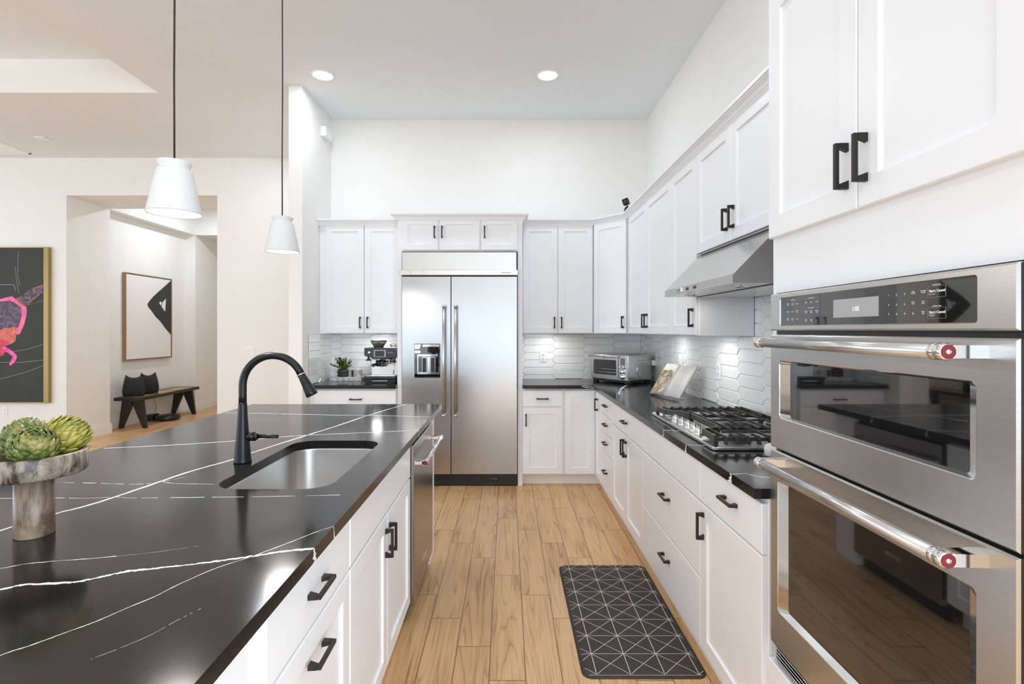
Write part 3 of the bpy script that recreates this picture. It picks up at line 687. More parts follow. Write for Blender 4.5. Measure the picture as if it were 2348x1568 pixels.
# ice and water dispenser in the left door
b = MB(); X0, X1, Z0, Z1 = -.832, -.600, .978, 1.283
b.box(X0, X1, 4.5745, 4.581, Z0, Z1, .002, 0); ds = obj('dispenser', b, M_glass, dl)
ds['label'] = 'black ice and water dispenser'
b = MB(); b.prism([(X0+.03, Z0+.03), (X1-.008, Z0+.03), (X1-.020, Z0+.05), (X0+.045, Z0+.05)], lambda u, v, d: (u, d, v), 4.570, 4.5745); b.box(X0+.027, X1-.02, 4.566, 4.5745, 1.168, 1.190, .003)
b.box(X0+.028, X0+.036, 4.570, 4.5745, Z0+.03, 1.168); b.box(X1-.012, X1-.008, 4.570, 4.5745, Z0+.03, 1.168)
b.box(X0+.116, X0+.142, 4.5715, 4.5745, 1.02, 1.166, .001); b.prism([(X0+.005, 1.236), (X0+.045, 1.236), (X0+.06, 1.276), (X0+.005, 1.276)], lambda u, v, d: (u, d, v), 4.572, 4.5745)
b.box(X0+.075, X1-.01, 4.5725, 4.5745, 1.255, 1.276, .001); b.box(X0+.004, X0+.055, 4.571, 4.5745, 1.198, 1.222, .001); obj('recess_trim', b, M_chrome, ds)
for x in (X0+.072, X0+.147):
    b = MB(); b.box(x-.004, x+.042, 4.5685, 4.5745, 1.022, 1.164, .003, 0); b.box(x+.002, x+.036, 4.566, 4.569, 1.028, 1.158, .001, 1); obj('paddle', b, [M_chrome, M_blackp], ds)

# ------------------------------------------------------------------ double oven
r = thing('double_oven', 'built in stainless double oven with microwave above and black glass windows', 'oven', (.80, 1.553, 0), RZ)
OW = .754
def ring(mb, loops, mi_list):
    n = len(loops[0])
    for i in range(len(loops)-1): mb.add(loops[i]+loops[i+1], [(j, (j+1) % n, n+(j+1) % n, n+j) for j in range(n)], mi_list[i], False)
def rl(u0, u1, z0, z1, y, rr=.0, n=4): return [(u, y, z) for u, z in (rrect(u0, u1, z0, z1, rr, n))]
def oven_door(z0, z1, h, g, rr=.012):
    b = MB(); q = .0005
    ring(b, [rl(0, OW, z0, z1, .045, q), rl(0, OW, z0, z1, .004, q), rl(.004, OW-.004, z0+.004, z1-.004, 0, q), rl(*h, 0, rr), rl(h[0]+.002, h[1]-.002, h[2]+.002, h[3]-.002, .0015, rr), rl(*g, .014, rr*.6)], [0, 0, 0, 1, 1])
    d = obj('door', b, [M_steel, M_chrome], r, world=False)
    b = MB(); b.box(g[0]-.003, g[1]+.003, .013, .030, g[2]-.003, g[3]+.003); obj('window_glass', b, M_glass, d, world=False)
    return d
d1 = oven_door(1.053, 1.391, (.051, .682, 1.146, 1.317), (.089, .654, 1.152, 1.311))
d2 = oven_door(.462, 1.046, (.041, .682, .573, .963), (.080, .654, .588, .957))
for d, z in ((d1, 1.368), (d2, 1.020)):
    b = MB(); b.tube([(.075, -.066, z), (.69, -.066, z)], .0125, 24, 0)
    for ua, ub in ((.058, .082), (.672, .703)):
        b.lathe([(.0125, ua), (.0145, ua+.003), (.0145, ua+.012), (.0135, ua+.013), (.0145, ua+.0145), (.0145, ub-.002), (.0125, ub)], (0, -.066, z), 24, 1, axis='x')
    for u in (.068, .690):
        b.prism([(u-.011, -.066), (u+.011, -.066), (u+.016, .0), (u-.016, .0)], lambda a, v, dd: (a, v, dd), z-.011, z+.011, 1)
    hd = obj('handle', b, [M_steel, M_chrome], d, world=False)
    b = MB(); b.lathe([(.0122, .7025), (.0122, .7045)], (0, -.066, z), 24, 0, axis='x'); b.lathe([(.0045, .7045), (.0035, .7062), (0, .7062)], (0, -.066, z), 16, 1, axis='x', cap=False); obj('red_medallion', b, [M_red, M_chrome], hd, world=False)
b = MB(); q = .0005; z0, z1 = 1.403, 1.512; g = (.053, .684, 1.416, 1.499)
ring(b, [rl(0, OW, z0, z1, .045, q), rl(0, OW, z0, z1, .004, q), rl(.004, OW-.004, z0+.004, z1-.004, 0, q), rl(*g, 0, .006), rl(g[0]+.002, g[1]-.002, g[2]+.002, g[3]-.002, .003, .005)], [0, 0, 0, 0])
cp = obj('control_panel', b, M_steel, r, world=False)
b = MB(); b.box(g[0]-.001, g[1]+.001, .0025, .02, g[2]-.001, g[3]+.001); obj('panel_glass', b, M_glass, cp, world=False)
b = MB(); b.box(.297, .450, .0018, .0026, 1.4345, 1.478, mi=0)
def tx(s, u, z, size, mi=1, al='CENTER', bold=0): b.text(s, size, Matrix.Translation((u, .0021 if mi == 1 else .0014, z)) @ Matrix.Rotation(PI/2, 4, 'X'), mi, al, bold)
tx('1:05', .378, 1.453, .0145, 2, bold=.0003)
yu_ = lambda Y: 1.553-Y
for i, c in enumerate('123456789'):
    tx(c, yu_((1.0737, 1.052, 1.0306)[i % 3]), (1.477, 1.4565, 1.437)[i//3], .0058)
tx('0', yu_(1.0095), 1.437, .0058)
for s, u, z in (('Timer\nOn/Off', yu_(1.0095), 1.477), ('Clock\nTools', yu_(1.0095), 1.4565), ('Turntable\nOn/Off', yu_(.985), 1.477), ('Self\nClean', yu_(.985), 1.4565), ('Oven\nLight', yu_(.985), 1.437)):
    tx(s, u, z+.0014, .0034)
for z, t1, t2 in ((1.4765, 'MICROWAVE', 'Add 1 Minute'), (1.4365, 'LOWER OVEN', 'Control Lock\nHold 3 Sec')):
    u0, u1 = yu_(.974), yu_(.934)
    for a in ((u0, u1, z-.0105, z-.0102), (u0, u1, z+.0102, z+.0105), (u0, u0+.0003, z-.0105, z+.0105), (u1-.0003, u1, z-.0105, z+.0105)): b.box(a[0], a[1], .002, .0026, a[2], a[3], mi=3)
    tx('Start', u0+.0095, z+.0015, .0068, bold=.0001); tx('Cancel', u1-.0105, z+.0015, .0068, bold=.0001); tx('|', (u0+u1)/2-.0018, z+.0015, .006); tx(t2, u0+.0095, z-.0045, .0025); tx(t1, (u0+u1)/2, z+.0128, .0031)
for u, z, s in ((.118, 1.489, 'MICROWAVE'), (.205, 1.489, 'LOWER OVEN'), (.205, 1.463, 'EASYCONVECT')):
    tx(s, u, z, .0036)
    for a in ((u-.035, u-.016), (u+.016, u+.035)): b.box(a[0], a[1], .0021, .0026, z-.0001, z+.0002, mi=3)
for j, row in enumerate((('Cook\nTime', 'Cook\nPower', 'Popcorn'), ('Defrost', 'Reheat', 'Soften\nMelt'), ('Keep\nWarm', 'Steam\nCook', 'Crisp'))):
    for i, s in enumerate(row): tx(s, .094+i*.023, 1.4775-j*.0212, .0042)
for z, row in ((1.478, ('Bake', 'Broil', 'Proof')), (1.453, ('Convect\nBake', 'Convect\nRoast', 'Convect\nBroil')), (1.430, ('Cook\nTime', 'Stop\nTime', ''))):
    for i, s in enumerate(row):
        if s: tx(s, .182+i*.024, z, .0042)
obj('control_markings', b, [M_display, M_white, M_white, M_grey], cp, world=False)
b = MB(); b.box(.003, OW-.003, .045, .55, .42, 1.511); b.box(-.004, OW+.006, .034, .045, .415, 1.513); b.box(OW, OW+.017, .008, .03, .42, 1.511); b.box(.002, OW-.002, .02, .05, 1.39, 1.405); obj('body', b, M_blackp, r, world=False)
b = MB()
for k in range(4): z = .421+k*.0105; b.box(.002, OW-.002, .004, .022, z, z+.004, .001)
obj('vent_trim', b, M_chrome, r, world=False)
b = MB(); b.box(.300, .440, -.004, .0, .507, .538, .001); b.text('KitchenAid', .020, Matrix.Translation((.37, -.0043, .5225)) @ Matrix.Rotation(PI/2, 4, 'X'), 1, bold=.0003); obj('badge', b, [M_chrome, M_dark], d2, world=False)

# ------------------------------------------------------------------ range hood
r = thing('range_hood', 'stainless range hood with sloped front above the gas cooktop', 'range hood', (.892, 2.888, 0), RZ)
HW, D = .868, XW-.892-.013
b = MB(); fn = lambda u, v, d: (d, u, v)
b.prism([(0, 1.591), (D, 1.591), (D, 1.822), (.205, 1.822), (.190, 1.820), (.004, 1.628), (0, 1.626)], fn, 0, HW); hb = obj('canopy', b, M_steel, r, world=False)
b = MB(); b.box(.04, HW-.04, .20, .2+.27, 1.588, 1.591, 0); b.box(.02, HW-.02, .172, .178, 1.588, 1.5905, mi=0); obj('filter', b, [M_blackp], r, world=False)
b = MB(); b.box(.03, HW-.03, .18, .46, 1.586, 1.5885); obj('filter_panel', b, M_steel, r, world=False)
for u in (.16, .71):
    b = MB(); b.lathe([(.036, 1.592), (.036, 1.588), (.031, 1.587), (.030, 1.589), (0, 1.589)], (u, .095, 0), 24, cap=False); obj('lamp_ring', b, M_chrome, r, world=False)
b = MB(); b.box(.33, .49, -.0012, .001, 1.598, 1.620, mi=1)
for u in (.345, .366, .445, .466): b.box(u, u+.012, -.003, .0, 1.602, 1.616, .001, 0)
b.box(.386, .436, -.002, 0, 1.603, 1.615, mi=2); obj('control_buttons', b, [M_dark, M_steel, M_grey], r, world=False)
b = MB(); b.box(.205, .283, -.006, .0, 1.599, 1.622, .001); b.text('KitchenAid', .0125, Matrix.Translation((.244, -.0063, 1.6105)) @ Matrix.Rotation(PI/2, 4, 'X'), 1); obj('badge', b, [M_chrome, M_dark], r, world=False)

# ------------------------------------------------------------------ gas cooktop (room coordinates)
r = thing('gas_cooktop', 'stainless gas cooktop with black cast iron grates on the right hand worktop', 'cooktop', (1.09, 2.52, ZT))
CX0, CX1, CY0, CY1 = .835, 1.365, 2.07, 2.97
b = MB(); lo = [rl2 for rl2 in ([(x, y, z) for x, y in rrect(CX0+k, CX1-k, CY0+k, CY1-k, .02, 4)] for k, z in ((.004, ZT), (0, ZT+.004), (0, ZT+.012), (.004, ZT+.015), (.012, ZT+.015), (.020, ZT+.010)))]
n = len(lo[0])
for i in range(len(lo)-1): b.add(lo[i]+lo[i+1], [(j, (j+1) % n, n+(j+1) % n, n+j) for j in range(n)], 0)
b.add(lo[-1], [list(range(n))]); obj('pan', b, M_steel, r)
for x, y, rr in ((1.0, 2.82, .042), (1.24, 2.82, .035), (1.13, 2.52, .055), (1.0, 2.22, .038), (1.24, 2.22, .042)):
    b = MB(); z = ZT+.010; b.lathe([(rr+.02, z), (rr+.018, z+.004), (rr, z+.006), (rr, z+.016), (rr*.9, z+.016), (rr*.92, z+.022), (rr*.8, z+.026), (0, z+.026)], (x, y, 0), 24, cap=False); obj('burner', b, M_iron, r)
for k in range(5):
    x, y = (.885, .892, .895, .892, .885)[k], 2.68-.08*k; b = MB(); z = ZT+.010
    b.lathe([(.024, z), (.024, z+.006), (.020, z+.009), (.019, z+.024), (.014, z+.030), (0, z+.030)], (x, y, 0), 24, cap=False); b.box(x-.004, x+.004, y-.02, y+.02, z+.022, z+.036, .002); obj('knob', b, M_chrome, r)
def bar(b, p0, p1, w, z0, z1):
    p0, p1 = Vector(p0), Vector(p1); t = (p1-p0).normalized(); nn = Vector((-t.y, t.x))*w/2; nt = nn*.6
    vs = [(*(p0+nn), z0), (*(p0-nn), z0), (*(p1-nn), z0), (*(p1+nn), z0), (*(p0+nt), z1), (*(p0-nt), z1), (*(p1-nt), z1), (*(p1+nt), z1)]
    b.add(vs, [(0, 3, 2, 1), (4, 5, 6, 7), (0, 1, 5, 4), (1, 2, 6, 5), (2, 3, 7, 6), (3, 0, 4, 7)])
GZ = ZT+.054
def grate(y0, y1, pts, burners, near_tip, far_tip):
    b = MB(); X1 = 1.335; ym = (y0+y1)/2; xmin = min(p[0] for p in pts)
    for i in range(len(pts)-1): bar(b, pts[i], pts[i+1], .012, GZ-.026, GZ)
    bar(b, pts[-1], (X1, pts[-1][1]), .009, GZ-.022, GZ-.008); bar(b, pts[0], (X1, pts[0][1]), .009, GZ-.022, GZ-.008); bar(b, (X1, y0), (X1, y1), .012, GZ-.026, GZ)
    bar(b, (pts[len(pts)//2][0], ym), (X1, ym), .007, GZ-.012, GZ-.003)
    def yedge(x, far):
        for i in range(len(pts)-1):
            (xa, ya), (xb, yb) = pts[i], pts[i+1]
            if abs(xa-xb) > .01 and min(xa, xb) <= x <= max(xa, xb):
                yc = ya+(yb-ya)*(x-xa)/(xb-xa)
                if far == (yc > ym): return yc
        return y1 if far else y0
    for k in range(10):
        x = .90+.0460*k
        if x < xmin+.015 or x > X1-.012: continue
        e0, e1 = yedge(x, False), yedge(x, True); cut = min((abs(q[0]-x), q[1]) for q in burners)
        if k % 2:
            t = .055; bar(b, (x, e0), (x, min(e0+t, ym-.01)), .007, GZ-.010, GZ); bar(b, (x, max(e1-t, ym+.01)), (x, e1), .007, GZ-.010, GZ)
        elif cut[0] < .02: bar(b, (x, e0), (x, cut[1]-.03), .007, GZ-.010, GZ); bar(b, (x, cut[1]+.03), (x, e1), .007, GZ-.010, GZ)
        else: bar(b, (x, e0), (x, e1), .007, GZ-.010, GZ)
        if near_tip: b.prism([(y0-.026, GZ-.034), (y0-.004, GZ-.034), (y0+.010, GZ), (y0-.010, GZ)], lambda u, v, d: (d, u, v), x-.005, x+.005)
        if far_tip: b.prism([(y1+.026, GZ-.034), (y1+.004, GZ-.034), (y1-.010, GZ), (y1+.010, GZ)], lambda u, v, d: (d, u, v), x-.005, x+.005)
    for p in (pts[0], pts[-1], (X1, y0), (X1, y1)): b.box(p[0]-.008, p[0]+.008, p[1]-.008, p[1]+.008, ZT+.009, GZ-.02)
    return obj('grate', b, M_iron, r)
grate(2.695, 2.925, [(.965, 2.695), (.930, 2.76), (.870, 2.80), (.862, 2.925)], [(1.0, 2.82), (1.24, 2.82)], False, True)
grate(2.355, 2.685, [(.968, 2.355), (.968, 2.685)], [(1.13, 2.52)], False, False)
grate(2.115, 2.345, [(.862, 2.115), (.870, 2.27), (.935, 2.30), (.965, 2.345)], [(1.0, 2.22), (1.24, 2.22)], True, False)
# small white lidded cellar
r = thing('salt_cellar', 'small round white jar at the near edge of the cooktop by the ovens', 'jar', (1.035, 1.99, ZT))
b = MB(); b.lathe([(.026, ZT), (.030, ZT+.004), (.031, ZT+.03), (.029, ZT+.034)], (1.035, 1.99, 0), 28); obj('pot', b, M_ceramic, r)
b = MB(); b.lathe([(.029, ZT+.0342), (.028, ZT+.041), (.018, ZT+.047), (0, ZT+.048)], (1.035, 1.99, 0), 28, cap=False); obj('lid', b, M_ceramic, r)

# ------------------------------------------------------------------ toaster oven in the corner
th = math.radians(53)
r = thing('toaster_oven', 'stainless countertop toaster oven standing angled in the worktop corner', 'toaster oven', (1.0855-.445*math.cos(th), 4.58+.445*math.sin(th), ZT), -th)
tw, td, z0, z1 = .445, .338, .022, .268
b = MB(); b.box(0, tw, 0, td, z0, z1, .012, 0, 3); tbody = obj('body', b, M_steel, r, world=False)
b = MB(); ring(b, [rl(.008, .335, .040, .245, 0, .004), rl(.008, .335, .040, .245, -.012, .004), rl(.035, .315, .075, .215, -.012, .012), rl(.035, .315, .075, .215, -.006, .012)], [0, 0, 0]); dd = obj('door', b, M_steel, r, world=False)
b = MB(); b.box(.034, .316, -.007, -.002, .074, .216); obj('window_glass', b, M_toastglass, dd, world=False)
b = MB()
for zz in (.098, .128): b.tube([(.045, -.0075, zz), (.305, -.0075, zz)], .0015, 6)
obj('rack', b, M_chrome, dd, world=False)
b = MB(); b.tube([(-.008, -.034, .247), (.345, -.034, .247)], .0085, 14); b.box(.012, .03, -.034, -.01, .240, .252, .002); b.box(.306, .324, -.034, -.01, .240, .252, .002); obj('handle', b, M_steel, dd, world=False)
b = MB(); b.box(.338, .437, -.008, .002, .034, .258, .003, 0); cpn = obj('control_panel', b, M_steel, r, world=False)
b = MB(); b.box(.362, .416, -.0095, -.007, .172, .236, .001); obj('display', b, mat('lcd_grey', (.16, .17, .18), .2), cpn, world=False)
for u, z, rr in ((.370, .152, .010), (.408, .152, .010), (.388, .112, .020), (.388, .066, .020)):
    b = MB(); b.lathe([(rr*1.25, -.008), (rr*1.25, -.011), (rr, -.013), (rr*.95, -.028), (rr*.8, -.030), (0, -.030)], (u, 0, z), 22, axis='y', cap=False); obj('knob', b, M_chrome, cpn, world=False)
b = MB()
for u in (.03, tw-.03):
    for v in (.03, td-.03): b.box(u-.022, u+.022, v-.022, v+.022, 0, z0+.004, .004)
b.box(.02, tw-.02, .01, td-.02, .012, z0+.002); obj('feet', b, M_blackp, r, world=False)
b = MB(); pts = [(tw+.001, .12+.05*(1-math.cos(a)), .12+.06*math.sin(a)) for a in [(-PI/2+PI*k/12) for k in range(13)]]; pts = [(tw+.001, .17-.05*math.cos(a)**2, .12+.065*math.sin(a)) for a in [(-PI/2+PI*k/14) for k in range(15)]]
b.tube(pts, .003, 8); obj('side_groove', b, M_chrome, tbody, world=False)
b = MB(); b.box(tw, tw+.001, .10, .26, .195, .232, mi=0); b.box(tw+.001, tw+.0015, .11, .25, .20, .227, mi=1); obj('side_sticker', b, [M_plate, M_grey], tbody, world=False)
b = MB(); b.text('Breville', .011, Matrix.Translation((.17, -.0124, .229)) @ Matrix.Rotation(PI/2, 4, 'X'), 0); obj('lettering', b, M_dark, dd, world=False)
# cord that hangs down behind it
b = MB(); b.tube([(1.34, 5.12, 1.366), (1.345, 5.118, 1.32), (1.335, 5.12, 1.28), (1.345, 5.12, 1.24), (1.325, 5.12, 1.18), (1.31, 5.12, 1.12)], .003, 8)
tag(obj('power_cord', b, M_grey), 'thin grey cord hanging from the wall cabinet behind the toaster oven', 'cord')

# ------------------------------------------------------------------ cookbook on its wire stand
A = Vector((1.094, 3.893, .926)); B_ = Vector((1.197, 3.549, .926)); wv = (B_-A); bw = wv.length; wv.normalize()
up = Vector((.1475*.958, .1475*.287, .216)); bh = up.length; up.normalize(); nr = wv.cross(up).normalized()
Tb = Matrix((( wv.x, up.x, nr.x, A.x), (wv.y, up.y, nr.y, A.y), (wv.z, up.z, nr.z, A.z), (0, 0, 0, 1)))
r = thing('cookbook', 'open cookbook with a salad photograph propped on a wire stand', 'book', A)
def page(u0, u1, bulge, mats, lines=False, photo=False):
    b = MB(); b.T = Tb; n = 10; top, bot = [], []
    for k in range(n+1):
        t = k/n; u = u0+(u1-u0)*t; h = .010+bulge*math.sin(PI*t)*.5
        top.append((u, bh, h)); bot.append((u, 0, h))
    b.add(bot+top, [(i, i+1, n+2+i, n+1+i) for i in range(n)], 0, True)
    bk = [(u0, 0, .002), (u1, 0, .002), (u1, bh, .002), (u0, bh, .002)]
    b.add(bk, [(0, 1, 2, 3)]); b.add(bot+[(u1, 0, .002), (u0, 0, .002)], [list(range(n+3))]); b.add(top+[(u1, bh, .002), (u0, bh, .002)], [list(range(n+3))])
    b.add([(u0, 0, .002), (u0, bh, .002), top[0], bot[0]], [(0, 1, 2, 3)]); b.add([(u1, 0, .002), (u1, bh, .002), top[-1], bot[-1]], [(0, 1, 2, 3)])
    hz = .0105+bulge*.5
    if lines:
        for k in range(17): v = bh*.9-k*.0115; b.box(u0+.05, u0+.05+(.075 if k % 5 else .05), v, v+.0018, hz, hz+.0003, mi=1)
        for k in range(8): b.box(u0+.02, u0+.045, bh*.82-k*.016, bh*.82-k*.016+.0015, hz-.002, hz-.0012, mi=1)
    return b
pl = page(.004, bw*.5, .006, None)
for k in range(70):   # the photographed salad, blobs of colour on the page
    u = .018+random.random()*.13; v = .02+random.random()*(bh*.72); rr = random.uniform(.006, .017); a = random.random()*6
    pl.add([(u+rr*math.cos(a+2*PI*j/7)*random.uniform(.7, 1.2), v+rr*math.sin(a+2*PI*j/7)*random.uniform(.7, 1.2), .0140+k*.00001) for j in range(7)], [list(range(7))], 1+k % 4)
obj('left_page', pl, [M_page2, M_food, mat('herb_print', (.22, .24, .08), .6), mat('cream_print', (.70, .62, .47), .6), mat('ochre_print', (.46, .30, .12), .6)], r)
obj('right_page', page(bw*.5, bw-.004, .005, None, True), [M_paper, M_grey], r)
b = MB(); b.T = Tb; b.box(0, bw, -.004, bh+.004, -.002, .002); obj('cover', b, mat('cover_board', (.35, .33, .28), .6), r)
r = thing('book_stand', 'thin rose gold wire stand holding up the cookbook', 'stand', A-Vector((0, 0, .012)))
b = MB(); nb = Vector((.958, .287, 0)); z = Vector((0, 0, ZT+.002))
a0, b0 = Vector((A.x, A.y, ZT+.002))+wv*.03*1, Vector((B_.x, B_.y, ZT+.002))-wv*.03
T1 = [a0+nb*(-.03)+Vector((0, 0, .025)), a0+nb*(-.03), a0+nb*.17, a0+nb*.10+Vector((0, 0, .20))]
for q in (a0, b0): b.tube([q-nb*.025+Vector((0, 0, .022)), q-nb*.025, q+nb*.20, q+nb*.10+Vector((0, 0, .13))], .0016, 6)
b.tube([a0+nb*.20, b0+nb*.20], .0016, 6); b.tube([a0+nb*.10+Vector((0, 0, .13)), b0+nb*.10+Vector((0, 0, .13))], .0016, 6); obj('wire_frame', b, M_copper, r)

# ------------------------------------------------------------------ coffee corner
r = thing('espresso_machine', 'black and steel espresso machine with bean hopper beside the refrigerator', 'espresso machine', (-1.182, 4.735, ZT))
mx = -1.182; y0 = 4.735
b = MB(); b.box(mx-.150, mx+.150, y0+.012, y0+.30, ZT+.006, ZT+.045, .006); b.box(mx-.13, mx+.13, y0+.02, y0+.30, ZT, ZT+.008); obj('base', b, M_blackp, r)
b = MB(); b.box(mx-.148, mx+.148, y0, y0+.15, ZT+.030, ZT+.062, .006, 0, 2); dt = obj('drip_tray', b, M_blackp, r)
b = MB(); b.box(mx-.128, mx+.128, y0+.008, y0+.13, ZT+.0622, ZT+.066, .001); b.box(mx-.07, mx+.07, y0-.001, y0, ZT+.018, ZT+.023); obj('tray_grille', b, M_chrome, dt)
b = MB(); b.box(mx-.118, mx+.146, y0+.15, y0+.30, ZT+.045, ZT+.235, .004); obj('back_panel', b, M_steel, r)
b = MB(); hp = [(-.145, .325), (.138, .325), (.146, .30), (.146, .243), (.12, .236), (.06, .222), (-.06, .222), (-.09, .238), (-.138, .248), (-.148, .262), (-.146, .315)]
b.prism([(mx+u, ZT+v) for u, v in hp], lambda u, v, d: (u, d, v), y0+.012, y0+.30); hd = obj('head', b, mat('black_enamel', (.02, .021, .023), .28), r)
b = MB(); b.box(mx-.058, mx+.055, y0+.004, y0+.013, ZT+.240, ZT+.306, .004, 0); b.box(mx-.045, mx+.042, y0+.0025, y0+.005, ZT+.247, ZT+.299, mi=1); obj('touch_screen', b, [M_grey, M_blackp], hd)
b = MB(); b.lathe([(.0135, y0+.013), (.0135, y0+.006), (.010, y0+.004), (0, y0+.004)], (mx-.100, 0, ZT+.282), 20, axis='y', cap=False); obj('power_button', b, M_chrome, hd)
b = MB(); b.text('Breville', .016, Matrix.Translation((mx+.098, y0+.0115, ZT+.283)) @ Matrix.Rotation(PI/2, 4, 'X'), 0); obj('lettering', b, M_grey, hd)
b = MB(); hx, hy, hz = mx-.045, y0+.14, ZT+.325; b.lathe([(.040, hz), (.045, hz+.006), (.074, hz+.050), (.076, hz+.062), (.072, hz+.062), (.070, hz+.052), (.041, hz+.010), (0, hz+.010)], (hx, hy, 0), 28, 0, cap=False); b.lathe([(.077, hz+.0625), (.077, hz+.067), (0, hz+.069)], (hx, hy, 0), 28, 1, cap=False); b.lathe([(.052, hz+.012), (.008, hz+.045), (.006, hz+.06)], (hx, hy, 0), 20, 1, cap=False)
obj('bean_hopper', b, [M_clear, M_blackp], r)
b = MB(); b.lathe([(.03, hz), (.03, hz+.018), (.034, hz+.022), (.034, hz+.034), (.028, hz+.038), (0, hz+.038)], (mx+.108, y0+.10, 0), 24, cap=False); b.box(mx+.03, mx+.14, y0+.04, y0+.25, hz-.001, hz+.008, .002); obj('cup_warmer', b, M_chrome, r)
b = MB(); b.lathe([(.031, ZT+.205), (.031, ZT+.226)], (mx-.030, y0+.085, 0), 24, 0); b.lathe([(.026, ZT+.150), (.03, ZT+.175), (.03, ZT+.203)], (mx-.028, y0+.085, 0), 24, 1); b.tube([(mx-.035, y0+.06, ZT+.175), (mx-.06, y0-.01, ZT+.165)], [.010, .016], 12, 1); b.box(mx-.010, mx+.024, y0+.05, y0+.12, ZT+.148, ZT+.205, .006, 1); obj('grinder_outlet', b, [M_chrome, M_blackp], r)
b = MB(); b.lathe([(.036, ZT+.200), (.036, ZT+.226)], (mx+.060, y0+.085, 0), 24, 0); b.lathe([(.030, ZT+.175), (.032, ZT+.200)], (mx+.060, y0+.085, 0), 24, 0); b.tube([(mx+.060, y0+.055, ZT+.185), (mx+.058, y0-.03, ZT+.172)], [.011, .0175], 14, 0); b.lathe([(.0175, y0-.031), (.0175, y0-.034)], (mx+.058, 0, ZT+.172), 16, 1, axis='y'); obj('portafilter', b, [M_chrome, M_blackp], r)
b = MB(); b.tube([(mx+.125, y0+.09, ZT+.235), (mx+.125, y0+.075, ZT+.20), (mx+.121, y0+.05, ZT+.15), (mx+.118, y0+.045, ZT+.075)], .0055, 10, 0); b.sphere((mx+.124, y0+.07, ZT+.195), .013, 1); obj('steam_wand', b, [M_chrome, M_blackp], r)
b = MB(); b.tube([(mx-.118, y0+.06, ZT+.245), (mx-.118, y0+.05, ZT+.215)], .010, 12); b.prism([(mx-.140, ZT+.205), (mx-.095, ZT+.205), (mx-.105, ZT+.222), (mx-.13, ZT+.222)], lambda u, v, d: (u, d, v), y0+.03, y0+.07); obj('hot_water_spout', b, M_blackp, r)

r = thing('serving_tray', 'white marble slab tray standing beside the espresso machine', 'tray', (-1.56, 5.02, ZT))
b = MB(); b.box(-1.715, -1.408, 4.935, 5.085, ZT, ZT+.036, .002); obj('slab', b, M_whitemarble, r)
zt = ZT+.036
r = thing('potted_plant', 'small leafy green plant in a ribbed dark pot on the marble tray', 'plant', (-1.61, 5.01, zt))
b = MB(); b.lathe([(.040, zt), (.052, zt+.004), (.056, zt+.018), (.050, zt+.026), (.047, zt+.030), (.057, zt+.040), (.058, zt+.050), (.049, zt+.058), (.051, zt+.072), (.046, zt+.074), (.040, zt+.062), (0, zt+.06)], (-1.61, 5.01, 0), 30, cap=False); obj('pot', b, mat('dark_stoneware', (.028, .022, .019), .5, var=.3, scale=20), r)
b = MB(); pc = Vector((-1.61, 5.01, zt+.064))
def leaf(b, p, d, ln, wd_, mi):
    d = d.normalized(); sd = d.cross(Vector((random.uniform(-1, 1), random.uniform(-1, 1), random.uniform(.2, 1)))).normalized()*wd_; nn = sd.cross(d).normalized()*wd_*.4
    vs = [p, p+d*ln*.35+sd+nn, p+d*ln*.75+sd*.7+nn, p+d*ln, p+d*ln*.75-sd*.7+nn, p+d*ln*.35-sd+nn, p+d*ln*.5]
    b.add([tuple(q) for q in vs], [(0, 1, 6), (1, 2, 6), (2, 3, 6), (3, 4, 6), (4, 5, 6), (5, 0, 6)], mi, True)
for k in range(60):
    a = random.random()*2*PI; tilt = random.uniform(.15, 1.15); ln = random.uniform(.06, .10) if k % 3 else random.uniform(.10, .135)
    d = Vector((math.cos(a)*math.sin(tilt), math.sin(a)*math.sin(tilt)*.75, math.cos(tilt))); tip = pc+d*ln
    b.tube([tuple(pc+Vector((d.x, d.y, 0))*.015), tuple(pc+d*ln*.5), tuple(tip)], .0008, 5, 2)
    for j in range(9):
        q = pc+d*ln*random.uniform(.3, 1.0); mi = 2 if ln > .10 else (1 if (math.cos(a) > .4 and random.random() < .5) else 0)
        leaf(b, q, d+Vector((random.uniform(-1, 1), random.uniform(-1, 1), random.uniform(-.3, .8)))*.9, random.uniform(.014, .026), random.uniform(.005, .009), mi)
obj('foliage', b, [M_leafg, M_leafy, M_leafd], r)
r = thing('cup', 'white marble cup standing on the marble tray right of the plant', 'cup', (-1.458, 5.01, zt))
b = MB(); b.lathe([(.030, zt), (.032, zt+.003), (.036, zt+.062), (.037, zt+.066), (.034, zt+.066), (.029, zt+.006), (0, zt+.006)], (-1.458, 5.01, 0), 28, cap=False); obj('cup_body', b, M_whitemarble, r)
r = thing('figurine', 'tiny dark ornament between the plant pot and the marble cup', 'ornament', (-1.512, 4.99, zt))
b = MB(); b.lathe([(.010, zt), (.012, zt+.006), (.008, zt+.022), (.012, zt+.034), (.010, zt+.048), (.015, zt+.058), (.006, zt+.064), (0, zt+.065)], (-1.512, 4.99, 0), 14, cap=False); obj('figure', b, mat('dark_plum', (.03, .012, .018), .5), r)

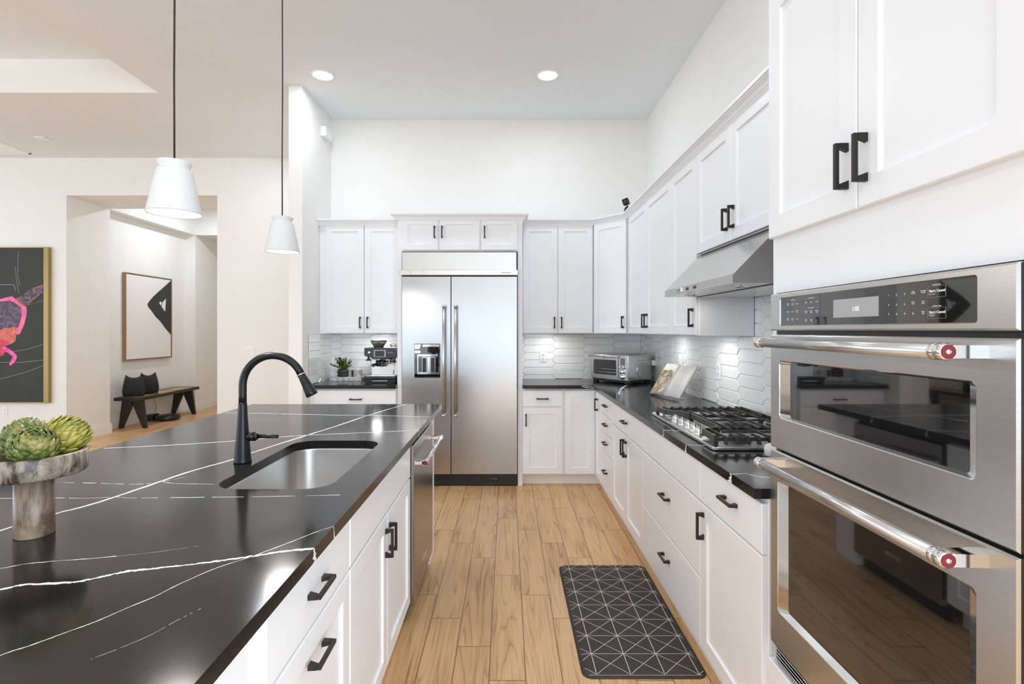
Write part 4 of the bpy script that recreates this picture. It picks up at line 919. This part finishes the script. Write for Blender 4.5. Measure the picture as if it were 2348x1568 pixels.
# ------------------------------------------------------------------ pedestal bowl of artichokes on the island
PX, PY = -1.135, 1.226
r = thing('pedestal_bowl', 'brown marble pedestal bowl standing on the island worktop', 'bowl', (PX, PY, ZT))
b = MB(); b.lathe([(.0375, ZT), (.0385, ZT+.002), (.0375, ZT+.146)], (PX, PY, 0), 40); obj('column', b, M_greymarble, r)
b = MB(); z = ZT+.146; b.lathe([(.0, z), (.098, z), (.101, z+.004), (.1015, z+.048), (.0995, z+.051), (.090, z+.051), (.088, z+.048), (.087, z+.022), (.082, z+.018), (0, z+.018)], (PX, PY, 0), 56, cap=False); obj('dish', b, M_brownmarble, r)
def artichoke(label, c, rad, tilt, az, m, opened, wide=.40, long_=.85):
    """overlapping bracts laid in rings round a globe; the axis leans by tilt towards az"""
    r = thing('artichoke', label, 'artichoke', c, 0, 'artichokes in the marble bowl')
    T = Matrix.Translation(c) @ Matrix.Rotation(az, 4, 'Z') @ Matrix.Rotation(tilt, 4, 'Y')
    b = MB(); b.T = T; b.sphere((0, 0, 0), rad*.80, sc=(1, 1, 1.02)); rows = 9
    for i in range(rows):
        lat = -1.1+2.4*i/(rows-1); n = max(5, int(13*math.cos(lat*.8))); 
        for k in range(n):
            a = 2*PI*(k+.5*(i % 2))/n+random.uniform(-.08, .08); ln = rad*long_*(1.0 if i < 5 else .8)*random.uniform(.9, 1.1); w = rad*wide*random.uniform(.9, 1.1)
            grid = []
            for q in range(5):
                t = q/4; ww = w*(math.sin(PI*(.25+.62*t))**.7)*(1-.8*t**5)
                lt = min(lat-.28+t*ln/rad*.85, PI/2-.02); flare = rad*.13*t+(opened*rad*.9)*t*t+rad*.035*math.sin(PI*t)
                rr = rad*(.84+.10*(1-i/rows)+.05*t)+flare
                for s in (-1, 0, 1):
                    th_ = a+s*ww/max(rad*math.cos(lt), rad*.28); rc = rr-(rad*.10*abs(s))*(1-t*.3)
                    grid.append((rc*math.cos(lt)*math.cos(th_), rc*math.cos(lt)*math.sin(th_), rc*math.sin(lt)*1.08))
            b.add(grid, [(q*3+s, q*3+s+1, q*3+s+4, q*3+s+3) for q in range(4) for s in range(2)], 0, True)
    o = obj('bracts', b, m, r)
    md = o.modifiers.new('thick', 'SOLIDIFY'); md.thickness = rad*.035
    b = MB(); b.T = T; b.lathe([(rad*.22, -rad*1.15), (rad*.26, -rad*.9), (rad*.3, -rad*.7)], seg=14); obj('stem', b, m, r)
artichoke('green artichoke at the front of the marble bowl', (-1.103, 1.190, ZT+.146+.072), .045, .75, -.9, M_artg, .02)
artichoke('dark green artichoke behind the front one in the marble bowl', (-1.178, 1.250, ZT+.146+.078), .045, .4, 2.0, M_artg, .08)
artichoke('yellowish artichoke with open spiky leaves at the right of the bowl', (-1.112, 1.272, ZT+.146+.070), .040, .95, .35, M_arty, .55, .34, 1.2)

# ------------------------------------------------------------------ pendants
def pendant(label, x, y):
    r = thing('pendant_light', label, 'pendant light', (x, y, 1.824), 0, 'pendant lights over the island')
    b = MB(); z = 1.824; b.lathe([(.0862, z+.001), (.0870, z), (.0875, z+.004), (.0580, z+.148), (.0545, z+.156), (.0480, z+.163), (.0475, z+.168), (.0555, z+.184), (.0550, z+.1865), (.0535, z+.1865), (.044, z+.170), (.0, z+.168)], (x, y, 0), 48, cap=False)
    b.lathe([(.0862, z+.001), (.0845, z+.004), (.055, z+.146), (0, z+.147)], (x, y, 0), 48, cap=False); obj('shade', b, M_ceramic, r)
    b = MB(); b.lathe([(.0825, z+.0065), (0, z+.0066)], (x, y, 0), 40, cap=False); b.lathe([(.0825, z+.0065), (.0822, z+.009), (0, z+.0092)], (x, y, 0), 40, cap=False); obj('lit_disc', b, M_emitp, r)
    b = MB(); pts = [(x, y, z+.168), (x-.001, y, z+.5), (x+.0015, y, z+.9), (x, y, z+1.3), (x, y, ZC-.02)]; b.tube(pts, .0033, 8); obj('cord', b, M_cord, r)
    b = MB(); b.lathe([(.06, ZC-.022), (.06, ZC), (0, ZC)], (x, y, 0), 28, cap=False); b.lathe([(.06, ZC-.022), (0, ZC-.024)], (x, y, 0), 28, cap=False); obj('ceiling_rose', b, M_matteblack, r)
    l = area('pendant_bulb', (x, y, 1.818), (0, 0, 0), .15, .15, 7, (1, .95, .88), 'DISK')
pendant('white flared pendant lamp hanging nearest over the island', -1.203, 1.846)
pendant('smaller looking white pendant lamp hanging beyond the faucet', -1.211, 2.75)
def recessed(label, x, y):
    r = thing('ceiling_light', label, 'ceiling light', (x, y, ZC), 0, 'round recessed ceiling lights')
    b = MB(); b.lathe([(.095, ZC), (.094, ZC-.005), (.080, ZC-.008), (.078, ZC-.004)], (x, y, 0), 36, cap=False); obj('trim_ring', b, M_plate, r)
    b = MB(); b.lathe([(.078, ZC-.004), (0, ZC-.0042)], (x, y, 0), 36, cap=False); obj('lens', b, M_emit, r)
recessed('lit round recessed ceiling light left of the refrigerator', -1.537, 4.256)
recessed('lit round recessed ceiling light above the right hand aisle', .338, 4.256)

# ------------------------------------------------------------------ floor mat
r = thing('kitchen_mat', 'charcoal cushioned mat with a pale triangle grid on the floor', 'mat', (.555, 2.55, 0))
mx0, mx1, my0, my1 = .305, .812, 2.055, 3.04
b = MB(); lps = [[(x, y, z) for x, y in rrect(mx0+k, mx1-k, my0+k, my1-k, .04, 6)] for k, z in ((.0, .0), (.0, .004), (.012, .011), (.035, .0135))]
n = len(lps[0])
for i in range(3): b.add(lps[i]+lps[i+1], [(j, (j+1) % n, n+(j+1) % n, n+j) for j in range(n)], 0, True)
b.add(lps[-1], [list(range(n))])
fx = lambda i: .3615+.1383*i; fy = lambda j: 2.06+.1300*j+.005
def mline(p, q, w=.0032):
    # the printed line follows the cushion down to its rim
    def hgt(x, y):
        e = min(x-mx0, mx1-x, y-my0, my1-y)
        if e >= .035: return .0139
        if e >= .012: return .0114+.0025*(e-.012)/.023
        return .0045+.0069*max(e, 0)/.012
    P, Q = Vector(p), Vector(q); t = (Q-P).normalized(); nn = Vector((-t.y, t.x))*w/2; m = max(2, int((Q-P).length/.012)); ins = lambda c: mx0+.003 < c.x < mx1-.003 and my0+.003 < c.y < my1-.003 and not any((abs(c.x-a) < .04 and abs(c.y-bb) < .04 and (Vector((a, bb))-c).length < .018) for a in (mx0, mx1) for bb in (my0, my1))
    for k in range(m):
        a, c = P.lerp(Q, k/m), P.lerp(Q, (k+1)/m)
        if ins(a) and ins(c): b.add([(*(a+nn), hgt(*a)), (*(a-nn), hgt(*a)), (*(c-nn), hgt(*c)), (*(c+nn), hgt(*c))], [(0, 1, 2, 3)], 1)
for i in range(-1, 5):
    mline((fx(i), my0), (fx(i), my1))
for j in range(-1, 9):
    mline((mx0, fy(j)), (mx1, fy(j)), .0026)
    for i in range(-1, 4): mline((fx(i), fy(j)), (fx(i+1), fy(j+1)), .0026); mline((fx(i+1), fy(j)), (fx(i), fy(j+1)), .0026)
obj('cushion', b, [mat('mat_charcoal', (.042, .037, .034), .75, var=.5, scale=40, stretch=(1, 10, 1), bump=.5, bscale=150), mat('mat_line', (.62, .57, .49), .7)], r)

# ------------------------------------------------------------------ outlets, switch and small fittings
def outlet(label, p, rz, cat='outlet', gang=1, name='wall_outlet'):
    r = thing(name, label, cat, p, rz)
    w = .035+.023*(gang-1); b = MB(); b.box(-w, w, -.006, 0, -.0575, .0575, .002); obj('cover_plate', b, M_plate, r, world=False)
    if name == 'wall_outlet':
        for z in (-.02, .02):
            b = MB(); b.lathe([(.0165, -.006), (.0165, -.0085), (.015, -.009), (0, -.009)], (0, 0, z), 20, 0, axis='y', cap=False)
            for x in (-.006, .006): b.box(x-.0012, x+.0012, -.0095, -.0088, z-.001, z+.007, mi=1)
            b.box(-.002, .002, -.0095, -.0088, z-.010, z-.006, mi=1); obj('receptacle', b, [M_plate, M_dark], r, world=False)
    else:
        for k in range(gang):
            x = (k-(gang-1)/2)*.046; b = MB(); b.box(x-.0165, x+.0165, -.010, -.005, -.033, .033, .001); obj('rocker', b, M_trimw, r, world=False)
    return r
outlet('white duplex outlet on the back tiles right of the refrigerator', (.361, YW-.011, 1.14), 1e-6)
o = outlet('white outlet with a plug adapter on the tiles beside the toaster oven', (XW-.011, 4.79, 1.118), RZ)
b = MB(); b.box(-.022, .022, -.05, -.009, -.045, .005, .005); obj('plug_adapter', b, M_plate, o, world=False)
outlet('white outlet on the tiles just above the open cookbook', (XW-.011, 4.109, 1.15), RZ)
outlet('white duplex outlet on the tiles between cookbook and ovens', (XW-.011, 3.373, 1.137), RZ)
outlet('white triple rocker switch on the far wall just above the bend of the faucet', (-3.19, YF, 1.143), 1e-6, 'switch', 3, 'wall_switch')
outlet('white low wall outlet under the dark painting', (-6.20, YF, .40), 1e-6)
r = thing('motion_sensor', 'white box sensor mounted high on the partition wall', 'sensor', (-1.781, 4.95, 3.26))
b = MB(); b.box(-1.781, -1.730, 4.873, 5.044, 3.262, 3.356, .004); obj('housing', b, M_plate, r)
b = MB()
for k in range(5): y = 4.89+k*.03; b.box(-1.775, -1.737, y, y+.012, 3.258, 3.2625)
obj('louvre', b, M_plate, r)
r = thing('ceiling_vent', 'large white slatted air vent in the living area ceiling', 'vent', (-6.1, 5.9, ZC))
b = MB(); b.box(-6.5, -5.73, 5.55, 5.575, ZC-.008, ZC); b.box(-6.5, -5.73, 6.125, 6.15, ZC-.008, ZC); b.box(-6.5, -6.475, 5.55, 6.15, ZC-.008, ZC); b.box(-5.755, -5.73, 5.55, 6.15, ZC-.008, ZC); obj('frame', b, M_plate, r)
b = MB()
for k in range(22): y = 5.582+k*.025; b.box(-6.475, -5.755, y, y+.014, ZC-.005, ZC)
obj('slats', b, M_plate, r)
b = MB(); b.box(-5.2, -5.085, 5.60, 5.70, ZC-.01, ZC, .003); tag(obj('ceiling_plate', b, M_plate), 'small square white plate on the living area ceiling', 'plate')

# security camera on the cabinet top
r = thing('security_camera', 'small black cube camera standing on top of the corner wall cabinet', 'camera', (1.108, 4.70, 2.41))
b = MB(); b.lathe([(.034, 2.411), (.034, 2.503), (.031, 2.522), (.020, 2.537), (0, 2.542)], (1.108, 4.70, 0), 26, cap=False); obj('stand', b, M_matteblack, r)
b = MB(); b.T = Matrix.Translation((1.092, 4.695, 2.582)) @ Matrix.Rotation(-.5, 4, 'Z') @ Matrix.Rotation(-.3, 4, 'Y'); b.box(-.028, .028, -.027, .027, -.026, .030, .007, 0, 3); b.cyl((0, 0, -.045), (0, 0, -.02), .005); hd = obj('head', b, M_matteblack, r)
b2 = MB(); b2.T = b.T; b2.lathe([(.008, -.028), (.007, -.0285), (0, -.0285)], (0, 0, .002), 16, axis='y', cap=False); obj('lens', b2, M_glass, hd)

# ------------------------------------------------------------------ art
k_ = 6.26/6.42
def PP(pts): return [((x*k_), 1.404+(z-1.404)*k_) for x, z in pts]
r = thing('painting', 'large dark painting with a pink figure in a brass frame', 'painting', (-6.3, YF, 1.43))
x1, xr, zt_, zb_ = -5.683, -5.624, 2.422, .512; x0 = -7.25
b = MB(); yf = YF-.047
b.box(x1, xr, yf, YF-.002, zb_, zt_, .002); b.box(x0-.05, x0, yf, YF-.002, zb_, zt_, .002); b.box(x0, x1, yf, YF-.002, zt_-.012, zt_, .002); b.box(x0, x1, yf, YF-.002, zb_, zb_+.012, .002); obj('frame', b, M_brass, r)
b = MB(); b.box(x0+.004, x1-.006, yf+.008, YF-.012, zb_+.016, zt_-.016); yc = yf+.008
ART = [(1, [(-6.95, 1.70), (-6.7, 1.76), (-6.5, 1.80), (-6.376, 1.797), (-6.292, 1.818), (-6.229, 1.832), (-6.187, 1.797), (-6.089, 1.713), (-6.047, 1.699), (-6.043, 1.615), (-6.075, 1.475), (-6.131, 1.356), (-6.173, 1.349), (-6.3, 1.30), (-6.8, 1.30)]),
 (3, [(-6.92, 1.67), (-6.6, 1.74), (-6.376, 1.765), (-6.257, 1.778), (-6.208, 1.756), (-6.115, 1.693), (-6.106, 1.643), (-6.112, 1.555), (-6.15, 1.43), (-6.3, 1.38), (-6.85, 1.38)]),
 (4, [(-6.8, 1.38), (-6.376, 1.412), (-6.292, 1.433), (-6.18, 1.447), (-6.145, 1.433), (-6.173, 1.349), (-6.187, 1.266), (-6.236, 1.231), (-6.292, 1.25), (-6.8, 1.24)]),
 (5, [(-6.7, 1.28), (-6.376, 1.293), (-6.292, 1.279), (-6.236, 1.231), (-6.292, 1.21), (-6.376, 1.19), (-6.7, 1.15)]),
 (5, [(-6.376, 1.19), (-6.335, 1.19), (-6.315, 1.126), (-6.341, 1.084), (-6.40, 1.08)]),
 (2, [(-6.362, 1.189), (-6.32, 1.203), (-6.215, 1.14), (-6.19, 1.115), (-6.225, 1.095), (-6.257, 1.105), (-6.32, 1.14)]),
 (2, [(-6.257, 1.105), (-6.225, 1.095), (-6.19, 1.110), (-6.173, 1.098), (-6.159, 1.063), (-6.201, .993), (-6.243, .958), (-6.264, .972), (-6.229, 1.042), (-6.215, 1.07)]),
 (6, [(-6.187, 1.797), (-6.082, 1.846), (-5.998, 1.923), (-5.836, 1.979), (-5.836, 1.881), (-5.956, 1.783), (-6.04, 1.71), (-6.089, 1.713)]),
 (3, [(-6.117, 1.79), (-6.012, 1.86), (-5.836, 1.937), (-5.836, 1.892), (-5.97, 1.804), (-6.061, 1.734)])]
def flat(b, pts, y, mi):
    bm = bmesh.new(); vs = [bm.verts.new((x, y, z)) for x, z in pts]; es = [bm.edges.new((vs[i], vs[(i+1) % len(vs)])) for i in range(len(vs))]
    bmesh.ops.triangle_fill(bm, use_beauty=True, edges=es); bm.verts.index_update()
    b.add([v.co[:] for v in bm.verts], [[v.index for v in f.verts] for f in bm.faces], mi); bm.free()
for i, (mi, pts) in enumerate(ART): flat(b, PP(pts), yc-.0006-.0004*i, mi)
def scratch(pts, w=.004):
    P = [Vector(p) for p in PP(pts)]
    for i in range(len(P)-1):
        t = (P[i+1]-P[i]).normalized(); nn = Vector((-t.y, t.x))*w/2; vs = [P[i]+nn, P[i]-nn, P[i+1]-nn, P[i+1]+nn]; b.add([(v.x, yc-.0005, v.y) for v in vs], [(0, 1, 2, 3)], 7)
scratch([(-6.9, 1.96), (-6.376, 1.977), (-6.24, 1.977), (-6.2, 1.97), (-6.185, 1.90)]); scratch([(-6.15, 2.40), (-6.157, 2.1), (-6.13, 1.96)], .003); scratch([(-6.19, 2.2), (-6.16, 1.95), (-6.14, 1.86)], .003)
scratch([(-6.2, 1.14), (-6.05, 1.16), (-5.84, 1.225)], .003); scratch([(-6.7, 1.01), (-6.376, 1.0), (-6.1, 1.0), (-5.84, 1.03)], .003); scratch([(-6.9, .80), (-6.376, .79), (-6.04, .88), (-5.84, .96)], .003); scratch([(-6.04, 1.715), (-5.84, 1.78)], .002)
obj('canvas', b, [M_canvasb, M_apink, M_amag, M_apurp, M_aor, M_ared, M_aear, M_grey], r)

r = thing('framed_print', 'white framed abstract print with one black shape in the hall niche', 'framed art', (-5.618, 7.97, 1.6))
kk = .979; AY = lambda y: y*kk; AZ = lambda z: 1.404+(z-1.404)*kk
ya, yb, za, zb2 = 7.466, 8.47, .964, 2.239; xf = -5.565
b = MB()
for a in ((ya-.014, ya, za-.014, zb2+.014), (yb, yb+.014, za-.014, zb2+.014), (ya, yb, za-.014, za), (ya, yb, zb2, zb2+.014)): b.box(-5.617, xf, a[0], a[1], a[2], a[3], .001)
obj('frame', b, M_walnut, r)
b = MB(); b.box(-5.615, xf-.014, ya, yb, za, zb2, mi=1); b.box(-5.61, xf-.008, ya+.009, yb-.009, za+.009, zb2-.009, mi=0)
xs = xf-.0075
shape = [(8.652, 2.241), (8.58, 2.20), (8.504, 2.145), (8.314, 2.018), (8.20, 1.935), (8.12, 1.862), (8.076, 1.816), (8.10, 1.77), (8.155, 1.726), (8.27, 1.62), (8.384, 1.544), (8.504, 1.432), (8.58, 1.375), (8.652, 1.325)]
def flatx(b, pts, x, mi):
    k = MB(); flat(k, pts, 0, mi); b.add([(x, p[0], p[2]) for p in k.v], k.f, mi)
flatx(b, [(min(AY(y), yb-.009), AZ(z)) for y, z in shape], xs, 1)
flatx(b, [(AY(y), AZ(z)) for y, z in [(8.518, 1.932), (8.499, 1.714), (8.413, 1.785), (8.427, 1.859)]], xs+.0006, 0)
flatx(b, [(AY(y), AZ(z)) for y, z in [(8.413, 1.868), (8.37, 1.87), (8.351, 1.849), (8.38, 1.821), (8.400, 1.80)]], xs+.0006, 0)
obj('canvas', b, [M_canvasw, M_canvasb], r)

# ------------------------------------------------------------------ hall bench and what is on and under it
r = thing('bench', 'low black wooden bench with woven cane top in the hall', 'bench', (-5.385, 7.93, 0), .035)
BL, BW, BZ = .725, .19, .45
b = MB(); b.box(-BW, BW, -BL, -BL+.05, BZ-.045, BZ, .002); b.box(-BW, BW, BL-.05, BL, BZ-.045, BZ, .002); b.box(-BW, -BW+.045, -BL+.05, BL-.05, BZ-.045, BZ, .002); b.box(BW-.045, BW, -BL+.05, BL-.05, BZ-.045, BZ, .002)
for y in (-.24, .24): b.box(-BW+.045, BW-.045, y-.012, y+.012, BZ-.03, BZ-.002)
obj('seat_frame', b, M_ebony, r, world=False)
mc = art_mat('woven_cane', (.40, .24, .09), (.58, .38, .17), 90)
b = MB(); b.box(-BW+.045, BW-.045, -BL+.05, BL-.05, BZ-.012, BZ-.004); obj('cane_seat', b, mc, r, world=False)
for s in (-1, 1):
    y = s*(BL-.12)
    for q in (-1, 1):
        b = MB(); b.prism([(q*.02, BZ-.045), (q*.145, BZ-.045), (q*.195, 0), (q*.145, 0), (q*.004, BZ-.11)] if True else [], lambda u, v, d: (u, d, v), y-.02, y+.02); obj('leg', b, M_ebony, r, world=False)
def pillow(label, p, rz, w, h, d, lean):
    r = thing('cushion', label, 'cushion', p, rz, 'cushions on the hall bench'); b = MB(); n = 18; vs = []
    def shp(u, v): return (u*w/2*(1.12-.34*((v+1)/2)**1.7-(.16*v**4 if v < 0 else 0)), v*h/2*(1-(.30*(1-u*u)*v*v if v > 0 else 0)))
    for side in (1, -1):
        for i in range(n+1):
            for j in range(n+1):
                u, v = i/n*2-1, j/n*2-1
                x, z = shp(u, v)
                t = max(0, (1-u**4))**.5*max(0, (1-v**4))**.5*(1.0 if v < 0 else 1-.35*v)
                vs.append((x, side*d/2*t+lean*(z+h/2), z+h/2+.004))
    m = (n+1)**2
    for s in range(2):
        for i in range(n):
            for j in range(n): a = s*m+i*(n+1)+j; b.f.append([a, a+n+1, a+n+2, a+1]); b.mi.append(0); b.sm.append(True)
    b.v = vs; c = obj('cover', b, M_fabric, r, world=False)
    b = MB(); N2 = 46
    for k in range(N2):    # fringed seam
        t = k/N2*4; e = int(t); q = (t-e)*2-1; u, v = ((q, 1), (1, -q), (-q, -1), (-1, q))[e]
        x, z = shp(u, v)
        b.sphere((x, lean*(z+h/2), z+h/2+.004+(.004 if v < 0 else 0)), .009, seg=6, rings=4)
    obj('fringe', b, M_fabric, c, world=False)
pillow('dark grey fringed cushion at the near end of the bench', (-5.385, 7.37, BZ), .52, .25, .30, .21, .05)
pillow('dark grey fringed cushion standing behind the first one on the bench', (-5.375, 7.66, BZ), 1.0, .24, .31, .19, .05)
r = thing('robot_vacuum', 'round black robot vacuum docked on the floor under the bench', 'robot vacuum', (-5.315, 8.0, 0))
b = MB(); b.lathe([(.15, .010), (.165, .018), (.167, .030), (.167, .070), (.160, .078), (0, .080)], (-5.315, 8.0, 0), 44, cap=False); b.lathe([(.15, .010), (0, .006)], (-5.315, 8.0, 0), 44, cap=False); b.lathe([(.03, 0), (.03, .012)], (-5.315, 8.0, 0), 12); rb = obj('body', b, M_blackp, r)
b = MB(); b.lathe([(.09, .0795), (.088, .082), (.084, .0815), (0, .0818)], (-5.315, 8.0, 0), 40, cap=False); obj('lid', b, M_matteblack, rb)
r = thing('charging_dock', 'small black charging dock behind the robot vacuum', 'dock', (-5.545, 7.95, 0))
b = MB(); b.box(-5.60, -5.488, 7.90, 8.06, 0, .095, .008); obj('housing', b, M_blackp, r)
b = MB(); b.tube([(-5.596, 8.10, .36), (-5.59, 8.10, .30), (-5.592, 8.13, .20), (-5.585, 8.12, .12), (-5.57, 8.06, .05), (-5.56, 8.028, .03)], .003, 8); b.box(-5.602, -5.575, 8.08, 8.12, .35, .40, .004); tag(obj('charger_cord', b, M_cord), 'black charger cord running down the niche wall to the dock', 'cord')
